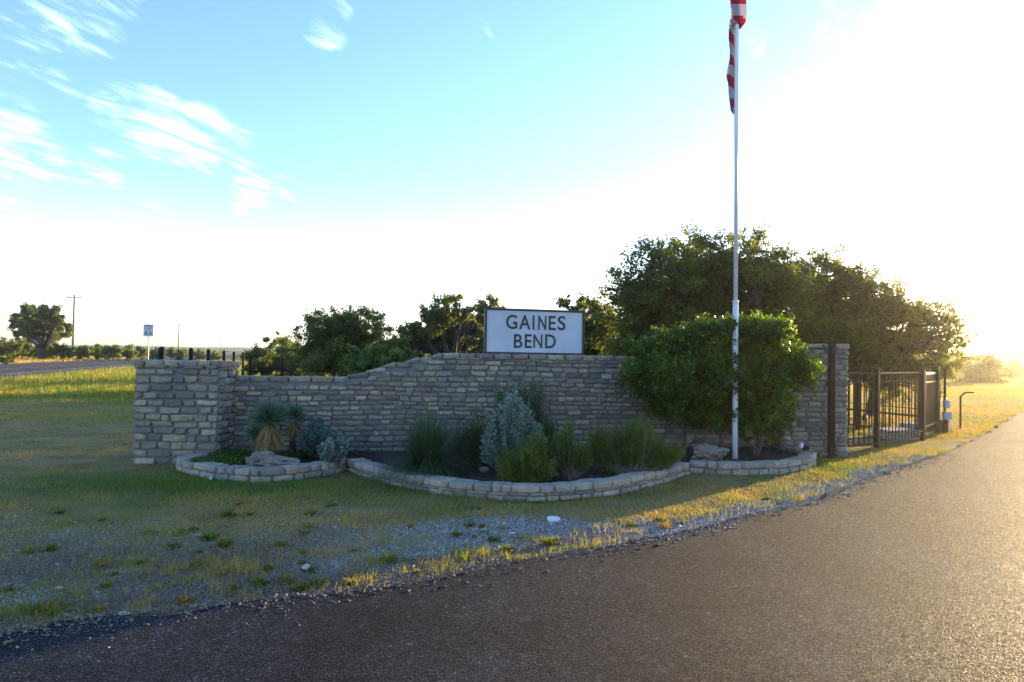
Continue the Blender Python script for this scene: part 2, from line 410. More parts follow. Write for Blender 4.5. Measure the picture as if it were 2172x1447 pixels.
gr = ramp(nt, noise(nt, 55, 6, .7), [(.3, (.10, .09, .075)), (.5, (.25, .235, .21)), (.7, (.46, .44, .41))])
c = mixc(nt, attr(nt, 'gravel'), c, gr)
nt.links.new(c, b.inputs['Base Color']); b.inputs['Roughness'].default_value = 1.0; b.inputs['Specular IOR Level'].default_value = .1
bump(nt, b, nmath(nt, 'ADD', noise(nt, 30, 6, .7), noise(nt, 6, 4)), 1.0, .03)
tag(link('ground', me, m), kind='structure')

# ------------------------------------------------------------------ roads
def asphalt(name, base, scale=115.0, patch=.3):
    m, nt, b = mat(name)
    g = N(nt, 'ShaderNodeNewGeometry')
    vo = N(nt, 'ShaderNodeTexVoronoi'); vo.inputs['Scale'].default_value = scale; nt.links.new(g.outputs['Position'], vo.inputs['Vector'])
    sepc = N(nt, 'ShaderNodeSeparateColor'); nt.links.new(vo.outputs['Color'], sepc.inputs[0])
    c = ramp(nt, sepc.outputs[0], [(0, tuple(x * .22 for x in base)), (.45, tuple(x * .8 for x in base)), (.8, tuple(x * 1.5 for x in base)), (.93, tuple(x * 2.2 for x in base)), (1, (base[0] * 9, base[1] * 8, base[2] * 6.5))])
    pt = ramp(nt, noise(nt, .55, 6, .6), [(.35, (.55, .56, .6)), (.65, (1.45, 1.4, 1.35))])
    c = mixc(nt, 1.0, c, pt, 'MULTIPLY')
    mp_ = N(nt, 'ShaderNodeMapping'); nt.links.new(g.outputs['Position'], mp_.inputs[0]); mp_.inputs['Rotation'].default_value = (0, 0, R(47)); mp_.inputs['Scale'].default_value = (1.5, .12, 1)
    c = mixc(nt, 1.0, c, ramp(nt, noise(nt, 1.1, 5, .6, mp_.outputs[0]), [(.35, (.68, .68, .7)), (.6, (1.2, 1.18, 1.15))]), 'MULTIPLY')
    c = mixc(nt, 1.0, c, ramp(nt, noise(nt, 9, 6, .7), [(.35, (.7, .7, .7)), (.65, (1.35, 1.32, 1.3))]), 'MULTIPLY')
    nt.links.new(c, b.inputs['Base Color'])
    rr = ramp(nt, sepc.outputs[1], [(0, (.55,) * 3), (.8, (.95,) * 3), (1, (.45,) * 3)]); nt.links.new(rr, b.inputs['Roughness'])
    b.inputs['Specular IOR Level'].default_value = .07
    h = nmath(nt, 'SUBTRACT', nmath(nt, 'MULTIPLY', sepc.outputs[2], .7), nmath(nt, 'MULTIPLY', vo.outputs['Distance'], 1.3))
    h = nmath(nt, 'ADD', h, nmath(nt, 'MULTIPLY', noise(nt, 3, 5), 1.0))
    bump(nt, b, h, 1.0, .016)
    return m
M_asph = asphalt('chipseal', (.0155, .022, .033))
M_hwy = asphalt('highway_chipseal', (.075, .068, .066), 60)
# driveway: left edge jittered finely, right edge seven metres over
L = []
for i in range(len(E) - 1):
    n = max(1, int(np.linalg.norm(E[i + 1] - E[i]) / .12)) if 4 < i < 22 else 6
    n = min(n, 80)
    for k in range(n): L.append(E[i] + (E[i + 1] - E[i]) * k / n)
L.append(E[-1]); L = np.array(L)
t = np.gradient(L, axis=0); t /= np.linalg.norm(t, axis=1, keepdims=True); nrm = np.stack([-t[:, 1], t[:, 0]], 1)
jit = ((fbm(L[:, 0], L[:, 1], 2.2, 8) - .5) * .22 + (fbm(L[:, 0], L[:, 1], 7, 18) - .5) * .10 + (rng.random(len(L)) - .5) * .03) * (np.hypot(L[:, 0], L[:, 1]) < 25)
Lj = L + nrm * jit[:, None]
v = []; f = []
for i, p in enumerate(Lj):
    q = p - nrm[i] * .10; w = np.array([max(L[i][0], -30) * .0 + q[0], q[1]])
    r_ = np.array([q[0] + 9.5 * t[i][1], q[1] - 9.5 * t[i][0]]) if L[i][1] > 8 else np.array([8 + (L[i][0] + 3) * .9, -16 + max(0, L[i][1]) * 1.4])
    v += [(p[0], p[1], -.03), (p[0], p[1], .008), (q[0], q[1], .022), (r_[0], r_[1], .022)]
for i in range(len(Lj) - 1):
    for k in range(3): f.append((i * 4 + k, (i + 1) * 4 + k, (i + 1) * 4 + k + 1, i * 4 + k + 1))
me = bpy.data.meshes.new('driveway'); me.from_pydata(v, [], f); me.update()
dw = tag(link('driveway', me, M_asph), kind='structure')
# near highway
mb = MB()
def hwp(s, w, z): p = H0 + HD * s + HP * w; return (p[0], p[1], z)
def strip(mb, s0, s1, w0, w1, z, n=1):
    for k in range(n):
        a = s0 + (s1 - s0) * k / n; b_ = s0 + (s1 - s0) * (k + 1) / n
        mb.add([hwp(a, w0, z), hwp(b_, w0, z), hwp(b_, w1, z), hwp(a, w1, z)], [(0, 1, 2, 3)])
strip(mb, -60, 1400, 0, 12.2, .02, 30); mb.build('highway', M_hwy, origin=(0, 0, 0)); tag(bpy.context.scene.objects['highway'], kind='structure')
M_line = simple('road_paint', (.5, .5, .48), .7, var=.2); M_yel = simple('yellow_road_paint', (.45, .28, .05), .7, var=.2)
mb = MB(); strip(mb, -60, 900, 2.4, 2.52, .026); strip(mb, -60, 900, 9.8, 9.92, .026)
tag(mb.build('edge_line', M_line, origin=(0, 0, 0)), kind='structure')
mb = MB(); strip(mb, -60, 900, 6.0, 6.1, .026); strip(mb, -60, 900, 6.25, 6.35, .026)
tag(mb.build('centre_line', M_yel, origin=(0, 0, 0)), kind='structure')

# ------------------------------------------------------------------ hills on the horizon
def hills(name, pts_px, Y, col, seed):
    v = []; f = []
    n = 160; xs = np.linspace(-1.0, 1.0, n) * 1940
    for i, x in enumerate(xs):
        h = 4 + 9 * fbm(np.array([x]), np.array([0.]), 6 / Y, seed)[0] + 1.5 * sstep(-.1 * Y, -.6 * Y, x)
        v += [(x, Y - 150, -.6), (x, Y, h), (x, Y + 360, h * .6)]
    for i in range(n - 1):
        for k in range(2): f.append((i * 3 + k, i * 3 + 3 + k, i * 3 + 4 + k, i * 3 + 1 + k))
    me = bpy.data.meshes.new(name); me.from_pydata(v, [], f); me.update()
    return tag(link(name, me, simple(name + '_cover', col, 1, var=.35, nscale=.03)), kind='structure')
hills('hills', None, 1500, (.06, .085, .04), 4)

# ------------------------------------------------------------------ masonry
def stone_geo(w, h, proud, depth, top=False):
    """rounded irregular stone: local x along wall, z up, y outwards is -y here (0 = mortar face)"""
    n = 10
    an = np.linspace(0, 2 * np.pi, n, endpoint=False) + .31 + rng.uniform(-.08, .08, n)
    e = rng.uniform(.2, .42)
    cx = np.sign(np.cos(an)) * np.abs(np.cos(an)) ** e; cz = np.sign(np.sin(an)) * np.abs(np.sin(an)) ** e
    j = rng.uniform(.72, 1.03, n)
    skew = rng.uniform(-.12, .12)
    X = cx * w / 2 * (.5 + j / 2); Z = cz * h / 2 * j + skew * h * cx * .5
    tx, tz = rng.uniform(-.4, .4), rng.uniform(-.5, .5)
    rings = [(1.0, -depth), (1.0, proud * .45), (.965, proud * .85), (.80, proud)]
    v = []
    for k, (s, o) in enumerate(rings):
        for i in range(n):
            oo = o + (proud * (tx * cx[i] + tz * cz[i]) * .8 + rng.uniform(-.3, .3) * proud if k >= 1 else 0)
            zz_ = Z[i] * (s if k < 3 else s * .8)
            v.append((X[i] * (1 - (1 - s) * h / w * 1.2), -oo, zz_))
    f = []
    for k in range(3):
        for i in range(n): jn = (i + 1) % n; f.append((k * n + i, k * n + jn, (k + 1) * n + jn, (k + 1) * n + i))
    f.append(tuple(range(3 * n, 4 * n)))
    return np.array(v), f
class Stones:
    """collects stones (world verts) and builds the largest 300 as objects, the others joined"""
    def __init__(s): s.items = []
    def put(s, w, h, proud, depth, centre, ax, vis=1.0):
        v, f = stone_geo(w, h, proud, depth)
        ax = np.array(ax); out = np.array([ax[1], -ax[0]])        # outward = to the right-hand side of ax
        W = np.stack([v[:, 0] * ax[0] - v[:, 1] * out[0] , v[:, 0] * ax[1] - v[:, 1] * out[1], v[:, 2]], 1)
        s.items.append((w * h * vis, np.array(centre), W, f, float(np.clip(rng.beta(1.5, 1.7) + (rng.random() < .08) * .35, 0, 1))))
    def block(s, w, d, h, centre, ax, vis=1.0, rough=.12, taper=0.0):
        """chunky coping block, rounded all round"""
        n = 10; an = np.linspace(0, 2 * np.pi, n, endpoint=False) + .31
        e = .22; cx = np.sign(np.cos(an)) * np.abs(np.cos(an)) ** e; cyy = np.sign(np.sin(an)) * np.abs(np.sin(an)) ** e
        v = []; jr = rng.uniform(1 - rough, 1.05, n); jz = rng.uniform(-.10, .10, n); jx = rng.uniform(.95, 1.03, n)
        for k, (sc, z) in enumerate([(.96, -.5), (1, -.38), (1.0, .34), (.965, .48), (.7, .5)]):
            for i in range(n): v.append((cx[i] * w / 2 * jx[i] * (1 - (1 - sc) * min(1, d / w)), cyy[i] * d / 2 * jr[i] * sc * (1 + rng.uniform(-.03, .03)), h * z * (1 + rng.uniform(-.08, .08)) + h * jz[i] * (z > .3)))
        v = np.array(v); f = [tuple(range(n - 1, -1, -1))]
        if taper: v[:, 2] = np.where(v[:, 2] > 0, -h * .3 + (v[:, 2] + h * .3) * (1 - taper * np.clip(.35 - v[:, 0] / w, 0, .9)), v[:, 2])
        for k in range(4):
            for i in range(n): jn = (i + 1) % n; f.append((k * n + i, k * n + jn, (k + 1) * n + jn, (k + 1) * n + i))
        f.append(tuple(range(4 * n, 5 * n)))
        ax = np.array(ax); pr = np.array([-ax[1], ax[0]])
        W = np.stack([v[:, 0] * ax[0] + v[:, 1] * pr[0], v[:, 0] * ax[1] + v[:, 1] * pr[1], v[:, 2]], 1)
        s.items.append((w * h * vis, np.array(centre), W, f, float(rng.beta(2.2, 2))))
    def build(s, parent, m, name='stone', limit=300):
        s.items.sort(key=lambda q: -q[0])
        for (a, c, W, f, t) in s.items[:limit]:
            me = bpy.data.meshes.new(name); me.from_pydata(W.tolist(), [], f)
            at = me.attributes.new('tint', 'FLOAT', 'POINT'); at.data.foreach_set('value', np.full(len(W), t, np.float32))
            me.polygons.foreach_set('use_smooth', [True] * len(f)); me.update()
            link(name, me, m, parent, c)
        rest = s.items[limit:]
        if rest:
            vv = []; ff = []; tt = []
            for (a, c, W, f, t) in rest:
                n = len(vv); vv += (W + c - np.array(parent.location)).tolist(); ff += [tuple(i + n for i in q) for q in f]; tt += [t] * len(W)
            me = bpy.data.meshes.new(name + 'work'); me.from_pydata(vv, [], ff)
            at = me.attributes.new('tint', 'FLOAT', 'POINT'); at.data.foreach_set('value', np.array(tt, np.float32))
            me.polygons.foreach_set('use_smooth', [True] * len(ff)); me.update()
            tag(link(name + 'work', me, m, parent, parent.location), kind='stuff')
def face(st, a, b, z0, z1, rowh, wmin, wmax, proud=.027, gap=.012, top=None, vis=lambda x, z: 1.0):
    """lay courses on a vertical face from plan point a to b (outside on the right-hand side)"""
    a = np.array(a); b = np.array(b); Lx = np.linalg.norm(b - a); ax = (b - a) / Lx
    z = z0
    while z < z1 - rowh * .4:
        h = min(rowh * rng.uniform(.86, 1.14), max(z1 - z, rowh * .5))
        if z + h > z1 - rowh * .35: h = z1 - z
        x = -rng.uniform(0, wmin * .5)
        while x < Lx:
            w = rng.uniform(wmin, wmax); 
            if rng.random() < .12: w *= .6
            x0 = max(x, 0); x1 = min(x + w, Lx)
            if Lx - x1 < wmin * .4: x1 = Lx
            if x1 - x0 > wmin * .25:
                xm = (x0 + x1) / 2; hh = h
                ok = top is None or z + h <= top(xm) + .02
                if ok:
                    c = a + ax * xm
                    st.put(x1 - x0 - gap, hh - gap * rng.uniform(.5, 1.0), proud * rng.uniform(.75, 1.35), .03, (c[0], c[1], z + h / 2 + rng.uniform(-.006, .006) + .012 * math.sin(xm * 1.9 + z * 5)), ax, vis(c[0], z))
            x = x1 + 1e-6
            if x1 >= Lx: break
        z += h
def coping(st, a, b, z, h, depth, wmin, wmax, over=.0, taper=0.0):
    a = np.array(a); b = np.array(b); Lx = np.linalg.norm(b - a); ax = (b - a) / Lx; inn = np.array([-ax[1], ax[0]])
    n = max(1, round(Lx / ((wmin + wmax) / 2))); ws = rng.uniform(wmin, wmax, n); ws *= Lx / ws.sum(); x = 0
    for w in ws:
        c = a + ax * (x + w / 2) + inn * (depth / 2 - over)
        st.block(w - .008, depth, h * rng.uniform(.93, 1.07), (c[0], c[1], z + h / 2), ax, 3, taper=taper if x == 0 else 0); x += w

def pillar(label, x0, x1, y0, y1, ztop, rowh, wmin, wmax, capw, sides, extra=None):
    root = empty('stone_pillar', ((x0 + x1) / 2, (y0 + y1) / 2, -.05), label, 'pillar', 'stone entrance pillars')
    caph = .075
    MB().box(((x0 + x1) / 2, (y0 + y1) / 2, (ztop - caph) / 2 - .03), x1 - x0 - .01, y1 - y0 - .01, ztop - caph + .04).build('mortar_core', M_mortar, root)
    st = Stones()
    zt = ztop - caph
    face(st, (x0, y0), (x1, y0), -.04, zt, rowh, wmin, wmax)
    face(st, (x1, y0), (x1, y1), -.04, zt, rowh, wmin * .5, wmax * .55)
    face(st, (x0, y1), (x0, y0), -.04, zt, rowh, wmin * .9, wmax)
    face(st, (x1, y1), (x0, y1), -.04, zt, rowh, wmin * 1.2, wmax * 1.2)
    st.build(root, M_stone, 'stone')
    cs = Stones(); o = .055
    dpt = (y1 - y0) / 2 + o
    coping(cs, (x0 - o, y0 - o), (x1 + o, y0 - o), zt, caph, dpt, .15, .3)
    coping(cs, (x1 + o, y1 + o), (x0 - o, y1 + o), zt, caph, dpt, .15, .3)
    cs.build(root, M_rim if False else M_stone, 'cap_stone')
    return root
PL = pillar('low square stone pillar with a flat stone cap at the left end of the wall, beside the mown grass', -5.37, -4.18, 9.78, 10.42, 1.45, .104, .16, .36, .2, None)
PR = pillar('taller stone pillar beside the iron fence, half hidden by the green hedge', 4.66, 5.73, 11.67, 12.35, 1.9, .088, .14, .32, .2, None)

# the curved-top wall between them
WA, WB = np.array([-4.18, 10.30]), np.array([4.72, 12.08]); WL = np.linalg.norm(WB - WA); WAX = (WB - WA) / WL
def wall_y(X): return WA[1] + (X - WA[0]) * (WB[1] - WA[1]) / (WB[0] - WA[0])
def wall_x(px):                                     # distance along the wall of a photo column
    k = (px - 1086) / 1448.0
    X = k * 10.9
    for _ in range(8): X = k * wall_y(X)
    return (X - WA[0]) / WAX[0]
RH = .0805
steps = [(wall_x(745), 1.228), (wall_x(786), 1.228 + RH), (wall_x(821), 1.228 + 2 * RH), (wall_x(872), 1.228 + 3 * RH), (wall_x(922), 1.228 + 4 * RH), (99, 1.228 + 5 * RH)]
def wtop(s):
    for a, z in steps:
        if s < a: return z
wall = empty('stone_wall', (float((WA[0] + WB[0]) / 2), float((WA[1] + WB[1]) / 2), -.05), 'long grey dry-look stone wall stepping up towards the middle behind the planting bed', 'wall')
mb = MB(); inn = np.array([-WAX[1], WAX[0]]); TH = .32
prev = 0.0
for a, z in steps:
    e_ = min(a, WL); c = WA + WAX * ((prev + e_) / 2) + inn * (TH / 2 + .004)
    mb.box((c[0], c[1], (z - RH) / 2 - .02), e_ - prev, TH, z - RH + .05, rot=math.atan2(WAX[1], WAX[0])); prev = e_
mb.build('mortar_core', M_mortar, wall)
st = Stones()
def visw(x, z):
    v = 1.0
    px = 1086 + 1448 * x / wall_y(x)
    if 1340 < px < 1680 and z > .5: v *= .2
    if px > 1420: v *= .6
    if 1000 < px < 1420 and z < .6: v *= .4
    return v
face(st, WA, WB, -.02, 1.228 + 4 * RH, RH, .15, .30, proud=.025, gap=.011, top=lambda s: wtop(s) - RH, vis=visw)
st.build(wall, M_stone, 'stone', 300 - 0)
cs = Stones(); prev = 0
for i, (a, z) in enumerate(steps):
    e_ = min(a, WL); ext = .10 if i < 5 else 0
    A_ = WA + WAX * (prev - (.0 if i == 0 else .06)) - inn * .03; B_ = WA + WAX * e_ - inn * .03
    coping(cs, A_, B_, z - RH, RH, TH + .06, .2, .34, 0, 1.15 if i else 0); prev = e_
cs.build(wall, M_stone, 'coping_stone')

# planting bed rims
def rim(label, C, courses=2, H=.15, T=.22):
    root = empty('bed_rim', (float(C[:, 0].mean()), float(C[:, 1].mean()), 0), label, 'retaining wall', 'low stone rims of the planting bed')
    seg = np.linalg.norm(np.diff(C, axis=0), axis=1); S = np.concatenate([[0], np.cumsum(seg)]); Lt = S[-1]
    def at(s):
        i = min(int(np.searchsorted(S, s, side='right')) - 1, len(C) - 2); i = max(i, 0)
        u = (s - S[i]) / max(seg[i], 1e-9); p = C[i] + (C[i + 1] - C[i]) * u
        j0, j1 = max(i - 3, 0), min(i + 4, len(C) - 1)
        t_ = C[j1] - C[j0]; t_ = t_ / np.linalg.norm(t_); return p, t_
    n = 60; v = []; f = []
    for k in range(n + 1):
        p, t_ = at(Lt * k / n); q = np.array([-t_[1], t_[0]])
        a_ = p + q * .02; b_ = p + q * (T - .02)
        v += [(a_[0], a_[1], -.05), (a_[0], a_[1], H - .05), (b_[0], b_[1], H - .05), (b_[0], b_[1], -.05)]
    for k in range(n):
        for i in range(4): j = (i + 1) % 4; f.append((k * 4 + i, (k + 1) * 4 + i, (k + 1) * 4 + j, k * 4 + j))
    f += [(0, 1, 2, 3), (n * 4 + 3, n * 4 + 2, n * 4 + 1, n * 4)]
    MB().add(v, f).build('mortar_core', M_mortar, root)
    st = Stones()
    ch = H - .075; s = 0
    rows = [(-.03, ch * .55 + .03 - .0), (ch * .55, ch * .45)] if courses == 3 else [(-.03, ch + .03)]
    for z0, h in rows:
        s = 0
        while s < Lt:
            w = min(rng.uniform(.14, .30), Lt - s)
            if Lt - s - w < .08: w = Lt - s
            p, t_ = at(s + w / 2)
            st.put(w - .012, h - .008, .025 * rng.uniform(.5, 1.3), .03, (p[0] + .0 * t_[0] - t_[1] * .02, p[1] + t_[0] * .02, z0 + h / 2), t_); s += w
    s = 0
    while s < Lt:
        w = min(rng.uniform(.10, .36), Lt - s)
        if Lt - s - w < .09: w = Lt - s
        p, t_ = at(s + w / 2); q = np.array([-t_[1], t_[0]]); c = p + q * (T / 2 - .01 + rng.uniform(-.008, .008))
        st.block(w - .003, T + .035, .078 * rng.uniform(.9, 1.12), (c[0], c[1], H - .037 + rng.uniform(-.004, .006)), t_, 3, rough=.16); s += w
    st.build(root, M_rim, 'stone')
    return root
rim('small curved stone rim of the bed round the yuccas at the left pillar', LOBE_L)
rim('widest curved stone rim, bowing out at the middle of the bed below the sign', LOBE_M, 3)
rim('curved stone rim of the bed at the foot of the flagpole and right pillar', LOBE_R)

# mulch in the bed
ins = []
for C_ in (LOBE_L, LOBE_M, LOBE_R):
    t_ = np.gradient(C_, axis=0); t_ /= np.linalg.norm(t_, axis=1, keepdims=True)
    ins.append(C_ + np.stack([-t_[:, 1], t_[:, 0]], 1) * .12)
bx, by = np.meshgrid(np.arange(-4.7, 5.2, .06), np.arange(7.6, 12.4, .06))
inside = in_poly(bx, by, np.concatenate(ins + [np.array([[4.74, 12.2], [-4.2, 10.42]])]))
bz = .085 + (fbm(bx, by, 3, 2) - .5) * .05 + rng.uniform(-.012, .012, bx.shape)
idx = -np.ones(bx.shape, int); keep = inside
idx[keep] = np.arange(keep.sum()); vv = np.stack([bx[keep], by[keep], bz[keep]], 1).tolist(); ff = []
for i in range(bx.shape[0] - 1):
    for j in range(bx.shape[1] - 1):
        q = (idx[i, j], idx[i, j + 1], idx[i + 1, j + 1], idx[i + 1, j])
        if min(q) >= 0: ff.append(q)
me = bpy.data.meshes.new('bed_soil'); me.from_pydata(vv, [], ff); me.update()
tag(link('bed_soil', me, M_soil), kind='structure')
# loose mulch chips and fallen leaves
n = 26000
cxy = np.stack([rng.uniform(-4.6, 5, n), rng.uniform(7.7, 12.2, n)], 1)
k = in_poly(cxy[:, 0], cxy[:, 1], np.concatenate(ins + [np.array([[4.74, 12.1], [-4.2, 10.3]])])); cxy = cxy[k]
C3 = np.stack([cxy[:, 0], cxy[:, 1], .10 + (fbm(cxy[:, 0], cxy[:, 1], 3, 2) - .5) * .05 + rng.uniform(0, .02, len(cxy))], 1)
tag(big('mulch_chips', leaves(C3, .013, .4), 4, leaf_mat('chips', [(0, (.02, .014, .01)), (.8, (.07, .05, .035)), (1, (.16, .11, .06))], .05, (1, 1, 1)), tint=rng.random(len(C3))),
    'brown mulch chips and fallen leaves covering the planting bed', 'mulch', kind='stuff')

# ------------------------------------------------------------------ entrance sign
def letter_mesh(ch):
    cu = bpy.data.curves.new('t', 'FONT'); cu.body = ch; cu.size = 1; cu.extrude = 0.0; cu.offset = .012; cu.resolution_u = 5
    o = bpy.data.objects.new('t', cu); COL.objects.link(o)
    bpy.context.view_layer.update()
    me_ = bpy.data.meshes.new_from_object(o.evaluated_get(bpy.context.evaluated_depsgraph_get()))
    bpy.data.objects.remove(o); bpy.data.curves.remove(cu)
    return me_
def put_letter(ch, x0, x1, z0, z1, origin, ax, parent, mt, thick=.006, name='letter', out=.0):
    """fit one glyph to a box on a board: x along ax, z up, thickness towards the viewer"""
    me_ = letter_mesh(ch); V = np.array([v.co[:] for v in me_.vertices]); F = [tuple(p.vertices) for p in me_.polygons]
    lo, hi = V[:, :2].min(0), V[:, :2].max(0)
    u = x0 + (V[:, 0] - lo[0]) / (hi[0] - lo[0]) * (x1 - x0); w = z0 + (V[:, 1] - lo[1]) / (hi[1] - lo[1]) * (z1 - z0)
    outv = np.array([ax[1], -ax[0]])
    def mk(o_): return np.stack([origin[0] + ax[0] * u + outv[0] * o_, origin[1] + ax[1] * u + outv[1] * o_, origin[2] + w], 1)
    from collections import Counter
    A_ = mk(out + thick); B_ = mk(out); n_ = len(V)
    ed_ = Counter(); 
    for q in F:
        for i in range(len(q)): a, b_ = q[i], q[(i + 1) % len(q)]; ed_[(min(a, b_), max(a, b_))] += 1
    faces = [q for q in F]
    for q in F:
        for i in range(len(q)):
            a, b_ = q[i], q[(i + 1) % len(q)]
            if ed_[(min(a, b_), max(a, b_))] == 1: faces.append((b_, a, a + n_, b_ + n_))
    mb_ = MB(); mb_.add(np.concatenate([A_, B_]).tolist(), faces)
    return mb_.build(name, mt, parent)
SX0, SX1 = -.455, 1.205
SA = np.array([SX0, wall_y(SX0) + .10]); SB = np.array([SX1, wall_y(SX1) + .10 + .06]); SL = np.linalg.norm(SB - SA); SAX = (SB - SA) / SL
sout = np.array([SAX[1], -SAX[0]]); srot = math.atan2(SAX[1], SAX[0])
sc_ = (SA + SB) / 2; SZ0, SZ1 = 1.633, 2.385
sign = empty('entrance_sign', (float(sc_[0]), float(sc_[1]), SZ0), 'white board sign with dark frame reading GAINES BEND standing on top of the stone wall', 'sign')
MB().bbox((sc_[0], sc_[1], (SZ0 + SZ1) / 2), SL - .05, .05, SZ1 - SZ0 - .05, srot, .004).build('sign_panel', M_signface, sign)
M_frame = simple('frame_paint', (.03, .028, .03), .5)
fwid = .034
for (u0_, u1_, z0_, z1_) in ((0, SL, SZ1 - fwid, SZ1), (0, SL, SZ0, SZ0 + fwid), (0, fwid, SZ0 + fwid, SZ1 - fwid), (SL - fwid, SL, SZ0 + fwid, SZ1 - fwid)):
    c = SA + SAX * (u0_ + u1_) / 2
    MB().bbox((c[0], c[1], (z0_ + z1_) / 2), u1_ - u0_, .09, z1_ - z0_, srot, .005).build('frame_bar', M_frame, sign)
sx = lambda x: (x - 1403) / (2120 - 1403) * SL
lt = [('G', 1553, 1632, 288, 388), ('A', 1645, 1727, 290, 392), ('I', 1742, 1755, 294, 394), ('N', 1783, 1841, 296, 396), ('E', 1858, 1910, 298, 398), ('S', 1925, 1982, 298, 400),
      ('B', 1610, 1672, 424, 521), ('E', 1688, 1738, 425, 522), ('N', 1750, 1814, 427, 523), ('D', 1835, 1912, 428, 526)]
for ch, a, b_, t0, t1 in lt:
    sk = (((a + b_) / 2) - 1403) * .0345          # perspective fall of the board's top edge
    ztop_ = SZ1 - (t0 - sk - 238) / 318 * (SZ1 - SZ0); zbot_ = SZ1 - (t1 - sk - 238) / 318 * (SZ1 - SZ0)
    put_letter(ch, sx(a), sx(b_), zbot_, ztop_, (SA[0], SA[1], 0), SAX, sign, M_letter, .006, 'letter', .026)

# ------------------------------------------------------------------ flagpole and flag
fb = Vector((3.42, 10.42, .09))
ZT = 8.3
fp = empty('flagpole', fb, 'tall white metal flagpole rising through the hedge in front of the stone wall', 'flagpole')
zj = P(1565, 640, fb.y).z
lean = lambda z: Vector((fb.x - .005 * (z), fb.y, z))
MB().tube([lean(0), lean(zj)], [.043, .040], 16).build('lower_pole', M_white, fp, True)
MB().tube([lean(zj - .02), lean(zj + .015)], [.044, .044], 16).build('joint_collar', M_white, fp, True)
MB().tube([lean(zj), lean(ZT)], [.031, .026], 16).build('upper_pole', M_white, fp, True)
mb = MB(); c = lean(ZT); mb.tube([c + Vector((0, 0, a)) for a in (0, .02, .05, .08, .1)], [.02, .05, .065, .05, .01], 12); mb.build('finial', M_rope, fp, True)
mb = MB(); c = lean(1.45)
mb.tube([c + Vector((.03, -.045, -.04)), c + Vector((.03, -.055, .0)), c + Vector((.03, -.045, .05))], .008, 6); mb.build('cleat', M_galv, fp)
hp = [lean(ZT - .1) + Vector((-.045, -.02, 0)), lean(6.3) + Vector((-.05, -.03, 0)), lean(4) + Vector((-.038, -.045, 0)), lean(2.2) + Vector((-.03, -.05, 0)), lean(1.42) + Vector((.02, -.055, 0))]
MB().tube(hp, .004, 5).build('halyard', M_rope, fp)
# flag: limp cloth hanging in folds beside the pole
M_red = leaf_mat('flag_red', [(0, (.24, .008, .025)), (1, (.3, .012, .03))], .25, (1.3, 1, 1), .8); M_fw = leaf_mat('flag_white', [(0, (.34, .31, .36)), (1, (.4, .37, .40))], .25, (1.1, 1.1, 1.1), .8)
M_fb = leaf_mat('flag_blue', [(0, (.02, .03, .13)), (1, (.02, .03, .13))], .3, (1, 1, 1), .8)
zb = P(1552, 236, fb.y).z; zt = 7.9
nu, nv = 28, 130; FV = []; FF = []; FM = []
outl = [(0, 1543, 1573), (28, 1545, 1573), (46, 1542, 1571), (54, 1541, 1559), (70, 1541, 1558), (100, 1545, 1559), (125, 1543, 1558), (152, 1540, 1558), (175, 1545, 1557), (205, 1549, 1559), (225, 1550, 1559), (236, 1556, 1560)]
oy = np.array([o_[0] for o_ in outl]); ol = np.array([o_[1] for o_ in outl]); orr = np.array([o_[2] for o_ in outl])
def coord(i, j):
    w = j / nv; z = zt + (zb - zt) * w; u = i / nu
    py = (764 - (z - EYE) * 1448 / fb.y)
    pl = np.interp(py, oy, ol); pr = np.interp(py, oy, orr)
    x = (pl + (pr - pl) * (.5 - .5 * math.cos(u * math.pi * 3.0)) - 1086) * fb.y / 1448
    x += .01 * math.sin(w * 23 + u * 5)
    y = fb.y + (.075 - .16 * u) * (1.0 if w < .5 else .8) + .02 * math.sin(u * 9 + w * 14)
    if py > 45: y = fb.y + .05 + .05 * math.sin(u * 7 + w * 10) + .06 * u
    return x, y, z
for j in range(nv + 1):
    for i in range(nu + 1): FV.append(coord(i, j))
for j in range(nv):
    for i in range(nu):
        a = j * (nu + 1) + i; FF.append((a, a + 1, a + nu + 2, a + nu + 1))
        x, y, z = coord(i, j); u = i / nu
        xl = (x - fb.x) / .2
        s_ = (zt - z) / .165 - (xl if z < 6.9 else 0) * 1.1
        FM.append(2 if z > 7.35 else (0 if int(math.floor(s_)) % 2 == 0 else 1))
me = bpy.data.meshes.new('flag'); me.from_pydata([(a - fb.x, b_ - fb.y, c_ - zb) for a, b_, c_ in FV], [], FF)
for q in (M_red, M_fw, M_fb): me.materials.append(q)
me.polygons.foreach_set('material_index', FM); me.polygons.foreach_set('use_smooth', [True] * len(FF)); me.update()
fo = link('flag', me, None, None, (fb.x, fb.y, zb)); tag(fo, 'limp red and white striped flag hanging in folds from the white flagpole', 'flag')

# ------------------------------------------------------------------ iron posts and fence at the right
def post(mb, x, y, z0, z1, w, rot=0.0, cap=True):
    mb.bbox((x, y, (z0 + z1) / 2), w, w, z1 - z0, rot, .004)
    if cap: mb.bbox((x, y, z1 + .012), w + .016, w + .016, .022, rot, .005)
lb = G(1763, 972)
lp = empty('gate_post', (lb.x, lb.y, 0), 'tall lone square black steel post standing in front of the right stone pillar', 'post')
mb = MB(); post(mb, lb.x, lb.y, -.05, 1.87, .092, 0, False); mb.build('post_tube', M_iron, lp)
MB().bbox((lb.x, lb.y, 1.885), .10, .10, .03, 0, .006).build('post_cap', M_iron, lp)
mb = MB(); mb.tube([(lb.x + .05, lb.y - .01, 1.78), (lb.x + .075, lb.y - .01, 1.78)], .012, 8); mb.tube([(lb.x + .065, lb.y - .01, 1.74), (lb.x + .065, lb.y - .01, 1.83)], .01, 8); mb.build('hinge_pin', M_iron, lp)

